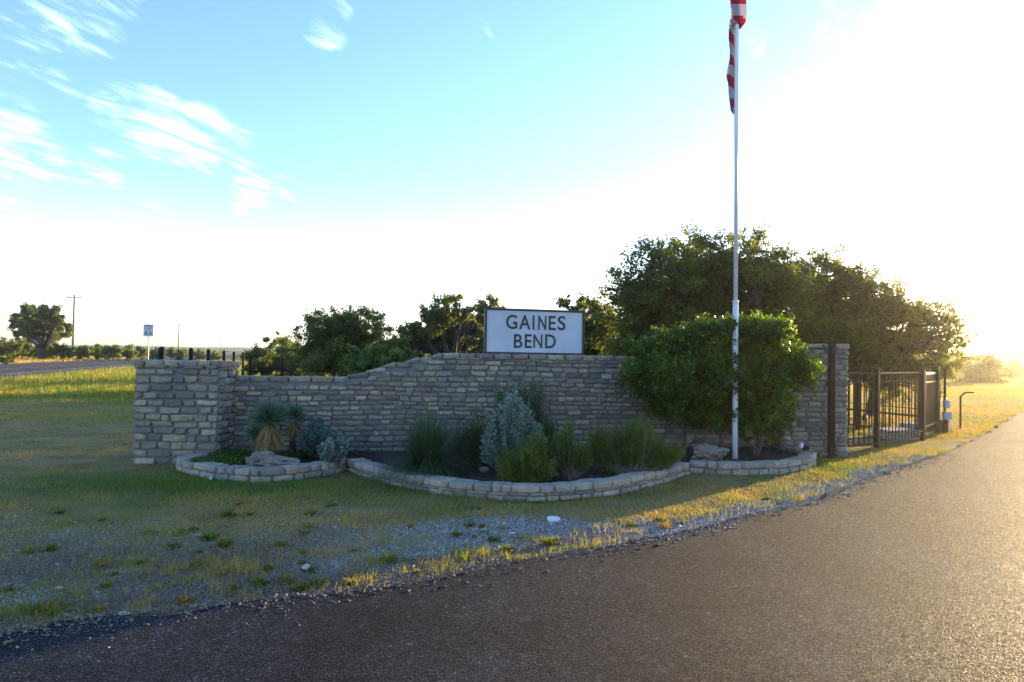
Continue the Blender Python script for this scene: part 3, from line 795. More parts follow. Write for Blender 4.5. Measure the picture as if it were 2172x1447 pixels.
def panel(root, a, b, rails, n, zb, zt, rw=.035, pw=.018, skip=()):
    a = Vector((*a, 0)); b = Vector((*b, 0)); d = (b - a); L_ = d.length; d.normalize(); rot = math.atan2(d.y, d.x)
    for z, w in rails:
        c = (a + b) / 2; MB().bbox((c.x, c.y, z), L_, w, w, rot, .003).build('rail', M_iron, root)
    base = None
    for i in range(n):
        p = a + d * (L_ * (i + .5) / n)
        if base is None:
            base = MB().box((p.x, p.y, (zb + zt) / 2), pw, pw, zt - zb, rot=rot).build('picket', M_iron, root, origin=(p.x, p.y, 0))
            first = p
        else:
            o = base.copy(); COL.objects.link(o); o.parent = root; o.location = Vector(base.location) + (p - first)
FA, FB_, FC, FD_ = (5.80, 12.25), (6.93, 12.95), (8.66, 14.4), (9.85, 15.85)
fe = empty('iron_fence', (FB_[0], FB_[1], 0), 'dark iron picket fence from the right stone pillar to the corner post', 'fence')
for (p, q, n) in ((FA, FB_, 8), (FB_, FC, 14)):
    panel(fe, p, q, [(1.40, .03), (1.24, .016), (.20, .03), (.07, .035)], n, .07, 1.40, pw=.017)
for p, h, w in ((FB_, 1.46, .085), (FC, 1.46, .11)):
    mb = MB(); post(mb, p[0], p[1], -.15, h, w, R(40)); mb.build('post', M_iron, fe)
# open gate leaf folded back along the lawn
gl = empty('gate_leaf', (FC[0], FC[1], 0), 'open iron gate leaf standing behind the picket fence on the lawn', 'gate')
GA, GB = (9.3, 18.3), (8.75, 14.65)
GA = (8.9, 18.0)
panel(gl, (8.15, 16.6), (8.78, 14.7), [(1.38, .03), (.46, .045), (.62, .018), (.10, .03)], 12, .1, 1.38, pw=.02)
bp = [(7.35, 14.7, .11, 1.62), (8.2, 16.8, .08, 1.46)]
gp = empty('leaning_gate_post', (9.05, 17.9, 0), 'dark steel post standing behind the picket fence just right of the stone pillar', 'post')
q = P(1820, 930, 16.2)
gp.location = (q.x, 16.2, 0)
mb = MB(); post(mb, q.x, 16.2, -.05, 1.6, .10); mb.build('post_tube', M_iron, gp)
mb = MB(); mb.tube([(q.x + .05, 16.1, .30), (q.x + .13, 16.05, .30)], [.07, .07], 10); mb.build('gate_latch', M_iron, gp, True)
# short run of fence along the drive, edge-on
fs = empty('iron_fence', (FD_[0], FD_[1], 0), 'short sunlit iron fence panel seen edge-on between corner post and control boxes', 'fence')
panel(fs, FC, FD_, [(1.38, .05), (1.19, .03), (.24, .04), (.07, .05)], 15, .07, 1.38, pw=.017)
mb = MB(); post(mb, FD_[0], FD_[1], -.1, 1.5, .14, R(40)); mb.build('post', M_iron, fs)
# control boxes
kx, ky = 10.12, 15.95
kb = empty('gate_control', (kx, ky, 0), 'slim rod with two pale grey control boxes at the far end of the fence', 'control box')
MB().tube([(kx, ky, -.05), (kx, ky, 1.46)], .028, 8).build('rod', M_iron, kb)
MB().bbox((kx - .0, ky - .06, .66), .13, .11, .19, 0, .02).build('control_box', M_box, kb)
MB().bbox((kx + .01, ky - .06, .40), .17, .12, .17, 0, .008).build('control_box', M_box, kb)
MB().bbox((kx - .02, ky - .02, .12), .13, .12, .36, 0, .015).build('motor_housing', M_black, kb)
MB().tube([(kx + .10, ky, .33), (kx + .12, ky - .02, .12), (kx + .17, ky - .05, -.05)], .018, 8).build('conduit', M_pvc, kb, True)
# gooseneck keypad post
g0 = G(2037, 907)
gn = empty('gooseneck_post', (g0.x, g0.y, 0), 'thin bent gooseneck post standing alone in the sunny grass beside the drive', 'post')
top = P(2037, 842, g0.y)
mb = MB(); mb.tube([(g0.x, g0.y, -.05), (g0.x, g0.y, top.z), (g0.x + .08, g0.y, top.z + .08), (g0.x + .13, g0.y, top.z + .11)], .024, 8); mb.build('neck', M_iron, gn, True)
MB().box((g0.x + .22, g0.y, top.z + .115), .20, .05, .035).build('arm', M_iron, gn)
# concrete covers in the lawn
a = G(1922, 934); o = empty('utility_vault', (a.x, a.y, 0), 'low round edged concrete vault in the lawn behind the iron fence', 'vault')
MB().bbox((a.x, a.y + .4, .07), .72, .6, .18, .1, .02).build('vault_wall', M_conc, o); MB().bbox((a.x, a.y + .4, .175), .78, .66, .03, .1, .012).build('lid', M_conc, o)
a = G(1949, 925); o = empty('meter_box', (a.x, a.y, 0), 'small pale meter box beside the concrete vault behind the corner post', 'meter box')
MB().bbox((a.x + .1, a.y + .5, .11), .34, .28, .22, .1, .02).build('box_body', M_box, o); MB().bbox((a.x + .1, a.y + .5, .23), .38, .32, .025, .1, .01).build('lid', M_pvc, o)

# ------------------------------------------------------------------ black pipe fence at the left
pf = empty('pipe_fence', (-5.7, 11.1, 0), 'black pipe fence with round-topped posts marching away behind the left stone pillar', 'fence')
posts = [(343, 11.1, 1.66, .057), (405, 14.6, 1.66, .047), (442, 17.9, 1.65, .047), (475, 22.5, 1.62, .047), (496, 27, 1.59, .048), (516, 33, 1.545, .055), (531, 34.5, 1.49, .068), (600, 34.5, 1.48, .062)]
PP = []
for px, d, h, r_ in posts:
    x = P(px, 750, d).x; PP.append((x, d))
    MB().tube([(x, d, -.1), (x, d, h - r_)] + [(x, d, h - r_ + r_ * math.sin(a)) for a in (R(30), R(60), R(85))], [r_, r_] + [r_ * math.cos(a) for a in (R(30), R(60), R(85))], 12).build('post', M_black, pf, True)
for i in range(6):
    for z in (1.15, .78): MB().tube([(*PP[i], z), (*PP[i + 1], z - (.05 if i > 3 else 0))], .02, 6).build('rail', M_black, pf)
MB().tube([(*PP[6], .76), (*PP[7], .76)], .03, 6).build('rail', M_black, pf)
MB().tube([(PP[7][0], PP[7][1], .8), (PP[7][0] + 1.6, PP[7][1] + .3, -.1)], .04, 8).build('brace', M_black, pf)
for z in (.3, .55, .8, 1.05): MB().tube([(*PP[7], z), (PP[7][0] + 20, PP[7][1] + 4, z)], .006, 4).build('wire', M_galv, pf)

# ------------------------------------------------------------------ speed limit sign
sd = 43.0; cz = P(315, 701, sd); sgx = cz.x
ss = empty('speed_limit_sign', (sgx, sd, 0), 'white SPEED LIMIT 65 road sign on a thin post beside the highway', 'road sign')
MB().bbox((sgx, sd + .04, 1.6), .06, .05, 3.3 if False else 3.2, 0, .004).build('post', M_galv, ss)
W_, H_ = .62, .74
MB().bbox((sgx, sd, cz.z), W_, .02, H_, 0, .004).build('panel', M_speed, ss)
bz0 = cz.z - H_ / 2
mb = MB()
for (x0_, x1_, z0_, z1_) in ((-.29, .29, .345, .357), (-.29, .29, -.357, -.345), (-.29, -.278, -.345, .345), (.278, .29, -.345, .345)):
    mb.box((sgx + (x0_ + x1_) / 2, sd - .014, cz.z + (z0_ + z1_) / 2), x1_ - x0_, .004, z1_ - z0_)
mb.build('border', M_letter, ss)
def word(s, x0_, x1_, z0_, z1_):
    n = len(s); w = (x1_ - x0_) / n
    for i, ch in enumerate(s):
        ww = w * (.24 if ch == 'I' else .78); c_ = x0_ + w * (i + .5)
        put_letter(ch, c_ - ww / 2, c_ + ww / 2, z0_, z1_, (sgx, sd, cz.z), np.array([1., 0.]), ss, M_letter, .004, 'letter', .011)
word('SPEED', -.25, .25, .19, .31); word('LIMIT', -.21, .21, .035, .15); word('65', -.25, .25, -.29, -.03)

# ------------------------------------------------------------------ utility poles
def upole(px, d, H, label, base=None):
    x = P(px, 700, d).x
    root = empty('utility_pole', (x, d, 0), label, 'utility pole', 'utility poles along the highway')
    MB().tube([(x, d, -.5), (x + .0, d, H)], [.19, .12], 8).build('pole', M_wood, root, True)
    MB().box((x, d - .15, H - 1.2 + .75), 2.5 if True else 2, .12, .12).build('crossarm', M_wood, root)
    mb = MB()
    for s in (-1, 1): mb = MB().tube([(x + s * .75, d - .2, H - .5), (x, d - .15, H - 1.15)], .025, 4); mb.build('brace', M_galv, root)
    for s in (-1.15, 0, 1.15):
        z_ = H - .40 if s else H
        MB().tube([(x + s, d - .15, z_), (x + s, d - .15, z_ + .12), (x + s, d - .15, z_ + .25)], [.06, .09, .04], 6).build('insulator', M_letter, root)
upole(155.5, 120, 11, 'nearest and tallest wooden utility pole beside the spreading oak at the far left')
upole(379.5, 235, 11, 'second wooden utility pole right of the speed limit sign')
upole(469.5, 400, 11, 'third wooden utility pole, small above the pipe fence posts')
upole(518, 620, 11, 'farthest tiny utility pole on the horizon near the bushes')

# ------------------------------------------------------------------ trees
def branch_pts(a, b, bend=.15, n=4):
    a = np.array(a); b = np.array(b); L_ = np.linalg.norm(b - a); off = rng.normal(size=3) * L_ * bend; off[2] = abs(off[2]) * .6
    return [tuple(a + (b - a) * t_ + off * math.sin(t_ * math.pi)) for t_ in np.linspace(0, 1, n)]
def tree(name, label, cat, base, blobs, nl, size, mt, trunk=.25, cl=None, spread=None, group=None, stems=1, mtb=None, split=.35, fill=.35, partname=('trunk', 'crown')):
    """blobs in world metres: (x, y, z, r); clusters are spread over each blob, leaves in each cluster"""
    base = Vector(base); root = empty(name, base, label, cat, group)
    B_ = np.array(blobs, float); vol = B_[:, 3] ** 1.9; vol /= vol.sum()
    cl = cl or 60; spread = spread or .28
    k = rng.choice(len(B_), cl, p=vol); u = rdir(cl); rr = np.where(rng.random(cl) < fill, rng.uniform(.2, .8, cl), rng.uniform(.75, 1.12, cl))
    C_ = B_[k, :3] + u * (B_[k, 3] * rr)[:, None] * np.array([1, 1, .82]); cr = B_[k, 3] * spread * rng.uniform(.5, 1.25, cl)
    C_[:, 2] = np.maximum(C_[:, 2], base.z + cr * .6)
    w = cr ** 2; w /= w.sum(); q = rng.choice(cl, nl, p=w)
    g = rng.normal(size=(nl, 3)) * np.array([1, 1, .6]); g = unit(g) * (rng.random((nl, 1)) ** .5 * .95)
    # twigs: elongate clusters outwards
    el = u[q] * (rng.random((nl, 1)) ** 2.5 * cr[q][:, None]) * 1.5
    L_ = C_[q] + g * cr[q][:, None] * 1.25 + el
    L_[:, 2] = np.maximum(L_[:, 2], base.z + .03)
    tint = .5 * rng.random(cl)[q] + .5 * rng.random(nl)
    big(partname[1], leaves(L_, size), 4, mt, root, tint, base)
    mb = MB(); cen = B_[:, :3].mean(0)
    for s_ in range(stems):
        bo = np.array(base) + np.array([rng.uniform(-1, 1), rng.uniform(-1, 1), 0]) * (trunk * 2.5 if stems > 1 else 0)
        fork = np.array([bo[0] * .8 + cen[0] * .2, bo[1] * .8 + cen[1] * .2, base.z + (cen[2] - base.z) * split])
        r_ = trunk / (stems ** .5)
        mb.tube([tuple(bo - np.array([0, 0, .15]))] + branch_pts(bo, fork, .06), [r_ * 1.25, r_, r_ * .9, r_ * .8, r_ * .72], 8)
        for i in range(len(B_)):
            if stems > 1 and i % stems != s_ % stems: continue
            if B_[i, 3] < .5 * B_[:, 3].max(): continue
            pts = branch_pts(fork, B_[i, :3], .14, 5); mb.tube(pts, [r_ * .6, r_ * .45, r_ * .33, r_ * .24, r_ * .12], 6)
            for c_ in np.nonzero(k == i)[0][:12]:
                mb.tube(branch_pts(pts[rng.integers(2, 5)], C_[c_], .12, 4), [r_ * .16, r_ * .11, r_ * .08, r_ * .03], 4, False)
    mb.build(partname[0], mtb or M_bark, root, True)
    return root
def pb(d, lst, dj=.12):
    out = []
    for (px, py, r_) in lst:
        rw = r_ * d / 1448; dd = d + rng.uniform(-dj, dj) * d * .5
        p = P(px, py, dd); out.append((p.x, p.y, max(p.z, rw * .5), rw * dd / d))
    return out
def gp_(px, d): return (P(px, 760, d).x, d, 0)
tree('oak_tree', 'large dark live oak with a broad domed crown rising behind the flagpole', 'tree', gp_(1500, 19),
     pb(19, [(1335, 610, 50), (1390, 565, 62), (1460, 545, 60), (1530, 545, 60), (1600, 535, 55), (1650, 580, 55), (1340, 680, 70), (1420, 640, 90), (1520, 630, 95), (1610, 630, 90), (1430, 740, 90), (1550, 740, 90), (1330, 745, 55), (1660, 720, 80)]),
     120000, .046, M_oak, .38, 850, .25, group='oaks behind the wall')
tree('oak_tree', 'sunlit live oak with golden edges reaching over the iron fence', 'tree', gp_(1850, 20.5),
     pb(20.5, [(1700, 585, 55), (1770, 585, 55), (1830, 620, 52), (1720, 660, 80), (1800, 680, 80), (1880, 665, 60), (1945, 680, 58), (1990, 700, 45), (2020, 665, 26), (1900, 740, 70), (1980, 755, 50), (1760, 750, 75), (2005, 790, 30), (2022, 712, 28), (2040, 700, 14), (1830, 760, 60), (1900, 815, 45), (1960, 800, 40), (1870, 845, 22), (2015, 745, 35)]),
     98000, .046, M_oak, .2, 800, .25, group='oaks behind the wall')
tree('oak_tree', 'hidden oak added behind the large domed oak to shade the left lawn', 'tree', (8.2, 30, 0), [(7.2, 30.4, 3, 2.0), (9.4, 29.8, 3.2, 1.9), (8.2, 30, 4.4, 1.6), (6, 30.6, 2, 1.6), (10.6, 29.6, 2.4, 1.6), (8.2, 30, 1.6, 2.2)], 16000, .1, M_oak, .2, 120, .34, group='oaks behind the wall')  # occluder added out of sight, keeps low sun off the left lawn
tree('oak_tree', 'farther hidden oak added behind the two large crowns to shade the left lawn', 'tree', (11.5, 39, 0), [(10, 39, 3.6, 2.1), (12.5, 39.5, 4, 2.2), (11.5, 39, 5.4, 1.7), (9, 38.6, 2.3, 1.7), (14, 39, 2.3, 1.7), (11.5, 39, 2, 2.2)], 16000, .12, M_oak, .2, 120, .34, group='oaks behind the wall')  # second added occluder, widens the shade over the lawn at left
tree('oak_tree', 'small thin-topped oak between the sign and the large dark oak', 'tree', gp_(1240, 23),
     pb(23, [(1215, 665, 26), (1250, 660, 28), (1225, 710, 40), (1275, 700, 45), (1240, 750, 40), (1290, 745, 45), (1180, 740, 30), (1205, 640, 12)]), 30000, .06, M_oak, .16, 130, .34, group='oaks behind the wall')
tree('oak_tree', 'round oak with lit yellow patches standing behind the left half of the sign', 'tree', gp_(960, 32),
     pb(32, [(985, 655, 30), (950, 655, 28), (915, 680, 32), (1035, 652, 24), (1060, 665, 16), (960, 700, 42), (1010, 705, 36), (900, 720, 38), (870, 715, 30), (950, 745, 42), (1030, 730, 30), (865, 745, 32)]), 58000, .068, M_mesq, .28, 340, .28, group='oaks behind the wall')
tree('mesquite_tree', 'feathery dark mesquite with ragged top behind the stepped part of the wall', 'tree', gp_(720, 25),
     pb(25, [(655, 680, 24), (690, 690, 34), (735, 680, 32), (780, 670, 32), (790, 715, 34), (725, 725, 50), (670, 725, 36), (770, 755, 42), (640, 700, 14), (700, 760, 45), (825, 720, 25), (830, 745, 32)]), 50000, .045, M_mesq, .16, 360, .3, stems=3)
tree('willow_bush', 'bright lime green bush in front of the dark mesquite', 'bush', gp_(780, 19.5), pb(19.5, [(765, 760, 24), (795, 757, 24), (745, 775, 20), (812, 778, 20), (780, 785, 30)]), 16000, .045, M_lime, .05, 90, .34, stems=3, partname=('stems', 'foliage'))
tree('scrub_bush', 'olive green bush behind the end post of the pipe fence', 'bush', gp_(585, 38), pb(38, [(560, 755, 26), (600, 750, 30), (580, 730, 18), (640, 765, 34), (555, 780, 28), (610, 785, 34), (665, 780, 26), (590, 712, 10)]), 26000, .075, M_mesq, .07, 120, .34, stems=4, partname=('stems', 'foliage'))
tree('scrub_bush', 'pale seed-headed bush just above the steps of the wall', 'bush', gp_(850, 17), pb(17, [(840, 765, 18), (868, 758, 16), (885, 765, 14), (822, 780, 16)]), 7000, .035, M_lime, .03, 60, .34, stems=3, partname=('stems', 'foliage'))
# far left oak and the shrubs along the highway
tree('oak_tree', 'wide spreading lone oak at the far left beside the nearest utility pole', 'tree', gp_(88, 95),
     pb(95, [(45, 680, 20), (75, 668, 22), (105, 668, 20), (135, 685, 16), (150, 690, 8), (60, 700, 20), (95, 695, 24), (125, 712, 16), (40, 712, 12), (90, 722, 20), (28, 668, 6), (146, 712, 7)]), 36000, .15, M_oak, .5, 170, .32)
SH = [(-20, 742, 22, 88, 'dark'), (18, 737, 22, 86, 'dark'), (45, 738, 18, 90, 'dark'), (70, 744, 13, 100, 'x'), (100, 742, 14, 98, 'x'), (128, 741, 15, 96, 'x'), (152, 743, 13, 100, 'x'), (178, 743, 14, 97, 'x'), (206, 743, 13, 100, 'x'), (240, 742, 17, 94, 'x'),
      (272, 745, 14, 98, 'x'), (300, 747, 13, 102, 'x'), (325, 748, 11, 105, 'x'), (362, 748, 10, 110, 'x'), (384, 749, 11, 108, 'x'), (423, 752, 10, 112, 'x'), (455, 753, 10, 112, 'x'), (300, 745, 6, 150, 'x')]
SHL = ['dark bush cut by the left edge of the photo', 'dark rounded bush below the left side of the spreading oak', 'dark bush in front of the trunk of the spreading oak', 'low tan-green bush below the oak', 'bushy yellow-green shrub right of the oak trunk', 'olive shrub left of the nearest utility pole', 'shrub at the foot of the nearest utility pole',
       'shrub just right of the nearest utility pole', 'small shrub between utility pole and the darker round shrub', 'darker round shrub standing apart in the highway shrub row', 'yellowish shrub left of the speed sign post', 'shrub right behind the speed sign post', 'small shrub left of the nearest pipe post',
       'small shrub left of the second utility pole', 'shrub at the foot of the second utility pole', 'yellow-green shrub between the second and third pipe posts', 'small shrub between third and fourth pipe posts', 'tiny far shrub behind the highway shrub row']
for (px, py, r_, d, kd), lab in zip(SH, SHL):
    rw = r_; tree('roadside_shrub', lab, 'shrub', gp_(px, d), pb(d, [(px, py, r_ * .8), (px - r_ * .7, py + 3, r_ * .6), (px + r_ * .7, py + 2, r_ * .6), (px, py + 6, r_ * .8)], 0), 3500, .13, M_mesq if kd == 'dark' else M_scrub, .08, 46, .36, group='shrubs along the far side of the highway', stems=2, partname=('stems', 'foliage'))
b = gp_(14, 62); tree('roadside_shrub', 'small dull bush at the left edge between verge and highway', 'shrub', b, pb(62, [(5, 763, 8), (18, 764, 7)], 0), 1800, .09, M_scrub, .05, 20, .36, stems=2, partname=('stems', 'foliage'))
# far right
tree('oak_tree', 'glowing yellow-green tree far down the drive at the right', 'tree', gp_(2090, 62), pb(62, [(2080, 790, 22), (2105, 785, 24), (2090, 805, 26), (2065, 808, 16), (2120, 805, 20), (2060, 790, 12)]), 14000, .11, M_lime, .2, 70, .34)
tree('oak_tree', 'hazy dark tree behind the glowing tree far down the drive', 'tree', gp_(2100, 90), pb(90, [(2060, 780, 12), (2095, 772, 15), (2112, 770, 14), (2130, 785, 12)]), 8000, .14, M_oak, .2, 50, .34)
tree('oak_tree', 'hazy low tree cut by the right edge of the photo', 'tree', gp_(2160, 100), pb(100, [(2150, 795, 15), (2175, 792, 16), (2200, 790, 18), (2135, 800, 10)]), 8000, .14, M_mesq, .2, 50, .34)

# scrub plain: one mass
n = 5200
dd = 115 * (1400 / 115) ** rng.random(n); an = rng.uniform(-.85, .85, n); X = np.tan(an) * dd; Y = dd
hwc = hw_coord(X, Y); edd = edge_dist(X, Y)
k = ((hwc < -6) | (hwc > 30)) & (edd > 12) & ~((X > -5) & (Y < 130))
X, Y = X[k], Y[k]; nb = len(X); per = 20
sz = rng.uniform(.7, 2.0, nb) * (1 + (Y > 500) * .6)
q = np.repeat(np.arange(nb), per)
C_ = np.stack([X[q], Y[q], sz[q] * .45], 1) + unit(rng.normal(size=(len(q), 3))) * (sz[q] * rng.uniform(.5, 1.1, len(q)))[:, None] * np.array([1.2, 1.2, .5])
C_[:, 2] = np.maximum(C_[:, 2], .1) 
hgt = sstep(1300, 1500, Y)[q]
V = leaves(C_, 1.0, .7); ctr = V.mean(1, keepdims=True); V = ctr + (V - ctr) * (sz[q] * .32 + .1)[:, None, None]
tag(big('scrub', V, 4, M_scrub, None, rng.random(nb)[q] * .6 + .4 * rng.random(len(q))), 'green mesquite scrub spreading over the plain to the horizon', 'scrub', kind='stuff')
# trees behind the wall line, far wood on the right field edge
n = 700; X = rng.uniform(-6, 75, n); Y = 95 + rng.uniform(0, 45, n) ; k = edge_dist(X, Y) > 6; X, Y = X[k], Y[k]; nb = len(X); per = 42; q = np.repeat(np.arange(nb), per); sz = rng.uniform(1.2, 2.6, nb)
C_ = np.stack([X[q], Y[q], sz[q] * .8], 1) + unit(rng.normal(size=(len(q), 3))) * (sz[q] * rng.uniform(.5, 1.1, len(q)))[:, None] * np.array([1.2, 1.2, .75]); C_[:, 2] = np.maximum(C_[:, 2], .05)
tag(big('far_wood', leaves(C_, .36, .6), 4, M_mesq, None, rng.random(nb)[q] * .5 + .5 * rng.random(len(q))), 'far low wood at the edge of the sunny field beyond the iron fence', 'wood', kind='stuff')

# ------------------------------------------------------------------ the hedge shrubs
def boxblobs(d, lst, dj=.2):
    out = []
    for (px, py, r_) in lst:
        p = P(px, py, d + rng.uniform(-dj, dj)); out.append((p.x, p.y, p.z, r_ * d / 1448))
    return out
def hedge(label, base, blobs, nl, cl, size=.028):
    return tree('laurel_shrub', label, 'shrub', base, blobs, nl, size, M_hedge, .035, cl, .36, 'glossy shrubs on either side of the flagpole', 4, M_twig, .45, .3, ('stems', 'foliage'))
hedge('broad glossy green shrub on the left of the flagpole hiding the wall', (2.75, 10.75, .08),
      boxblobs(10.7, [(1375, 752, 36), (1425, 742, 44), (1480, 728, 46), (1530, 712, 38), (1350, 740, 12), (1400, 705, 12), (1455, 690, 13), (1522, 680, 14), (1368, 800, 40), (1590, 900, 28), (1560, 850, 40), (1575, 760, 45), (1545, 905, 20), (1480, 885, 22), (1420, 810, 55), (1490, 800, 62), (1535, 790, 45), (1440, 850, 45), (1500, 855, 45), (1345, 770, 22), (1530, 868, 25), (1410, 860, 30)]), 60000, 560)
hedge('glossy green shrub on the right of the flagpole with sunlit top and bare side branch', (3.95, 10.95, .08),
      boxblobs(10.85, [(1592, 712, 40), (1638, 722, 40), (1668, 712, 20), (1630, 683, 14), (1690, 735, 15), (1735, 762, 12), (1600, 780, 48), (1575, 860, 40), (1620, 925, 22), (1640, 880, 30), (1580, 930, 18), (1650, 775, 45), (1605, 840, 45), (1650, 840, 35), (1700, 800, 28), (1725, 785, 20), (1690, 765, 20), (1600, 880, 30), (1610, 685, 22)], .25), 50000, 470)

# ------------------------------------------------------------------ bed plants
def stem_bush(name, label, base, blobs, nst, nleaf, lsize, asp, mt, cat='shrub', group=None, reach=.55, up=.35, srad=.003, stemmat=None, upleaf=.8):
    """upright stems from the base into the blobs, small leaves all along them"""
    base = Vector(base); root = empty(name, base, label, cat, group)
    B_ = np.array(blobs, float); w = B_[:, 3] ** 2; w /= w.sum()
    k = rng.choice(len(B_), nst, p=w); tip = B_[k, :3] + rdir(nst) * (B_[k, 3] * rng.uniform(.4, 1.0, nst) * np.where(rng.random(nst) < .15, 1.45, 1.0))[:, None]
    tip[:, 2] = np.maximum(tip[:, 2], base.z + .05)
    b0 = np.array(base) + np.stack([rng.normal(0, .06, nst), rng.normal(0, .05, nst), np.zeros(nst)], 1)
    mid = (b0 + tip) / 2 - np.array([0, 0, 1]) * 0 + (tip - b0) * np.array([.25, .25, -.12])
    mb = MB()
    for i in range(nst):
        if i % 2 == 0: mb.tube([tuple(b0[i]), tuple(mid[i]), tuple(tip[i])], [srad * 1.6, srad, srad * .4], 4, False)
    mb.build('stems', stemmat or M_twig, root)
    q = rng.integers(0, nst, nleaf); t_ = (reach + (1 - reach) * 0) + 0 * rng.random(nleaf); t_ = 1 - reach * rng.random(nleaf) ** .8
    a = (1 - t_)[:, None]; t2 = t_[:, None]
    pos = a * a * b0[q] + 2 * a * t2 * mid[q] + t2 * t2 * tip[q]
    ax = unit(2 * a * (mid[q] - b0[q]) + 2 * t2 * (tip[q] - mid[q]))
    outd = unit(np.cross(ax, rdir(nleaf))); ld = unit(outd + ax * upleaf + np.array([0, 0, up * .5]))
    lsize *= 1.45; asp *= 1.15
    s = (lsize * rng.uniform(.6, 1.3, nleaf))[:, None]; sd_ = unit(np.cross(ld, rdir(nleaf))) * s * asp
    jitter = rng.normal(size=(nleaf, 3)) * lsize * .35
    pos = pos + jitter
    V = np.stack([pos, pos + ld * s + sd_, pos + ld * s * 2, pos + ld * s - sd_], 1)
    V[:, :, 2] = np.maximum(V[:, :, 2], base.z)
    big('foliage', V, 4, mt, root, .5 * rng.random(nst)[q] + .3 * rng.random(nleaf) + .3 * (t_ - .4), base)
    return root
S_ = .1
stem_bush('rosemary', 'tall dark green bush against the wall behind the silver shrub', (.3, 9.85, S_), boxblobs(10.1, [(1070, 820, 26), (1105, 812, 24), (1140, 815, 24), (1075, 840, 32), (1125, 840, 34), (1015, 880, 24), (1010, 930, 32), (1160, 900, 28), (1100, 880, 45), (1045, 900, 35), (1000, 965, 22), (1170, 930, 25)]), 620, 46000, .017, .16, M_rosed, reach=.7)
stem_bush('rosemary', 'low dark green bush between the bunch grass and the silver shrub', (-.5, 9.3, S_), boxblobs(9.35, [(975, 930, 28), (1005, 945, 32), (960, 958, 22), (1000, 900, 22), (1030, 965, 22)]), 380, 26000, .015, .16, M_rosed, reach=.75)
stem_bush('silver_sage', 'large silvery grey-green shrub in the middle of the bed below the sign', (.05, 8.95, S_), boxblobs(8.95, [(1085, 862, 28), (1060, 890, 30), (1110, 890, 32), (1050, 930, 30), (1095, 930, 34), (1140, 910, 20), (1040, 955, 24), (1085, 850, 24)]), 420, 42000, .0135, .55, M_sage, reach=.5, upleaf=.6)
stem_bush('silver_sage', 'small bright silver shrub behind the left rim near the rim junction', (-2.4, 9.2, S_), boxblobs(9.25, [(705, 945, 18), (690, 950, 14), (725, 940, 14)]), 160, 14000, .013, .55, M_sage, reach=.6, upleaf=.6)
M_sage2 = leaf_mat('dull_sage_leaves', [(0, (.05, .085, .075)), (1, (.14, .20, .17))], .15, (1.2, 1.3, 1.0), .8)
stem_bush('silver_sage', 'dull blue-green shrub between the smaller yucca and the bright silver shrub', (-2.75, 9.8, S_), boxblobs(9.85, [(670, 915, 26), (650, 930, 20), (700, 930, 24), (730, 925, 12), (672, 895, 16)]), 260, 22000, .012, .4, M_sage2, reach=.65)
stem_bush('rosemary', 'yellow-green bush spilling over the rim in front of the silver shrub', (.28, 8.15, S_), boxblobs(8.2, [(1080, 975, 32), (1130, 960, 38), (1110, 1000, 30), (1160, 990, 25), (1070, 1000, 22), (1140, 930, 18)]), 560, 42000, .0155, .14, M_rose, reach=.8)
stem_bush('rosemary', 'tall narrow yellow-green bush in the bed right of the silver shrub', (.75, 8.45, S_), boxblobs(8.5, [(1200, 925, 26), (1208, 900, 16), (1190, 960, 28), (1225, 945, 22), (1238, 965, 22), (1175, 930, 16)]), 260, 24000, .014, .14, M_rose, reach=.6)
stem_bush('rosemary', 'wide yellow-green bush with bare woody stems filling the right of the middle bed', (1.55, 8.75, S_), boxblobs(9.0, [(1270, 925, 30), (1320, 920, 32), (1365, 915, 32), (1395, 950, 30), (1430, 955, 26), (1330, 960, 36), (1280, 965, 30), (1400, 975, 26), (1345, 895, 18)]), 820, 58000, .0165, .14, M_rose, reach=.62, srad=.004)
# yuccas
def yucca(label, head, r_, base, nl, nd):
    head = np.array(head); root = empty('yucca', base, label, 'yucca', 'yuccas in the left bed')
    MB().tube([tuple(base), tuple(head)], [.05, .035], 8).build('trunk', M_bark, root)
    def blades(n, dirs, L_, wd, sag, nm, m_, name):
        L_ = (L_ * rng.uniform(.8, 1.1, n))[:, None]; side = unit(np.cross(dirs, rdir(n))) * wd
        st_ = head + rng.normal(size=(n, 3)) * .02; mid_ = st_ + dirs * L_ * .5; tip_ = st_ + dirs * L_ + np.array([0, 0, -1]) * sag * L_
        V = np.stack([st_ - side * .6, st_ + side * .6, mid_ + side, tip_, mid_ - side], 1)
        big(name, V, 5, m_, root, rng.random(n), base)
    d_ = rdir(nl); d_[:, 2] = np.where(d_[:, 2] < -.45, -d_[:, 2], d_[:, 2])
    blades(nl, unit(d_ + np.array([0, 0, .18])), r_, .005, .03, None, M_yucca, 'leaves')
    d_ = rdir(nd); d_[:, 2] = -np.abs(d_[:, 2]) - 1.35; d_ = unit(d_); head = head - np.array([0, 0, .03])
    blades(nd, d_, r_ * 1.12, .006, .05, None, M_straw, 'dead_leaves')
h1 = P(573, 893, 9.35); yucca('larger yucca with a skirt of straw-coloured dead leaves in the left bed', h1, .35, (h1.x + .01, 9.35, S_), 800, 420)
h2 = P(622, 888, 9.85); yucca('smaller yucca with a brown skirt close to the wall', h2, .25, (h2.x, 9.85, S_), 520, 220)
h3 = P(545, 925, 9.7); yucca('low young yucca without a skirt tucked behind the larger one', h3, .24, (h3.x, 9.7, S_), 420, 10)
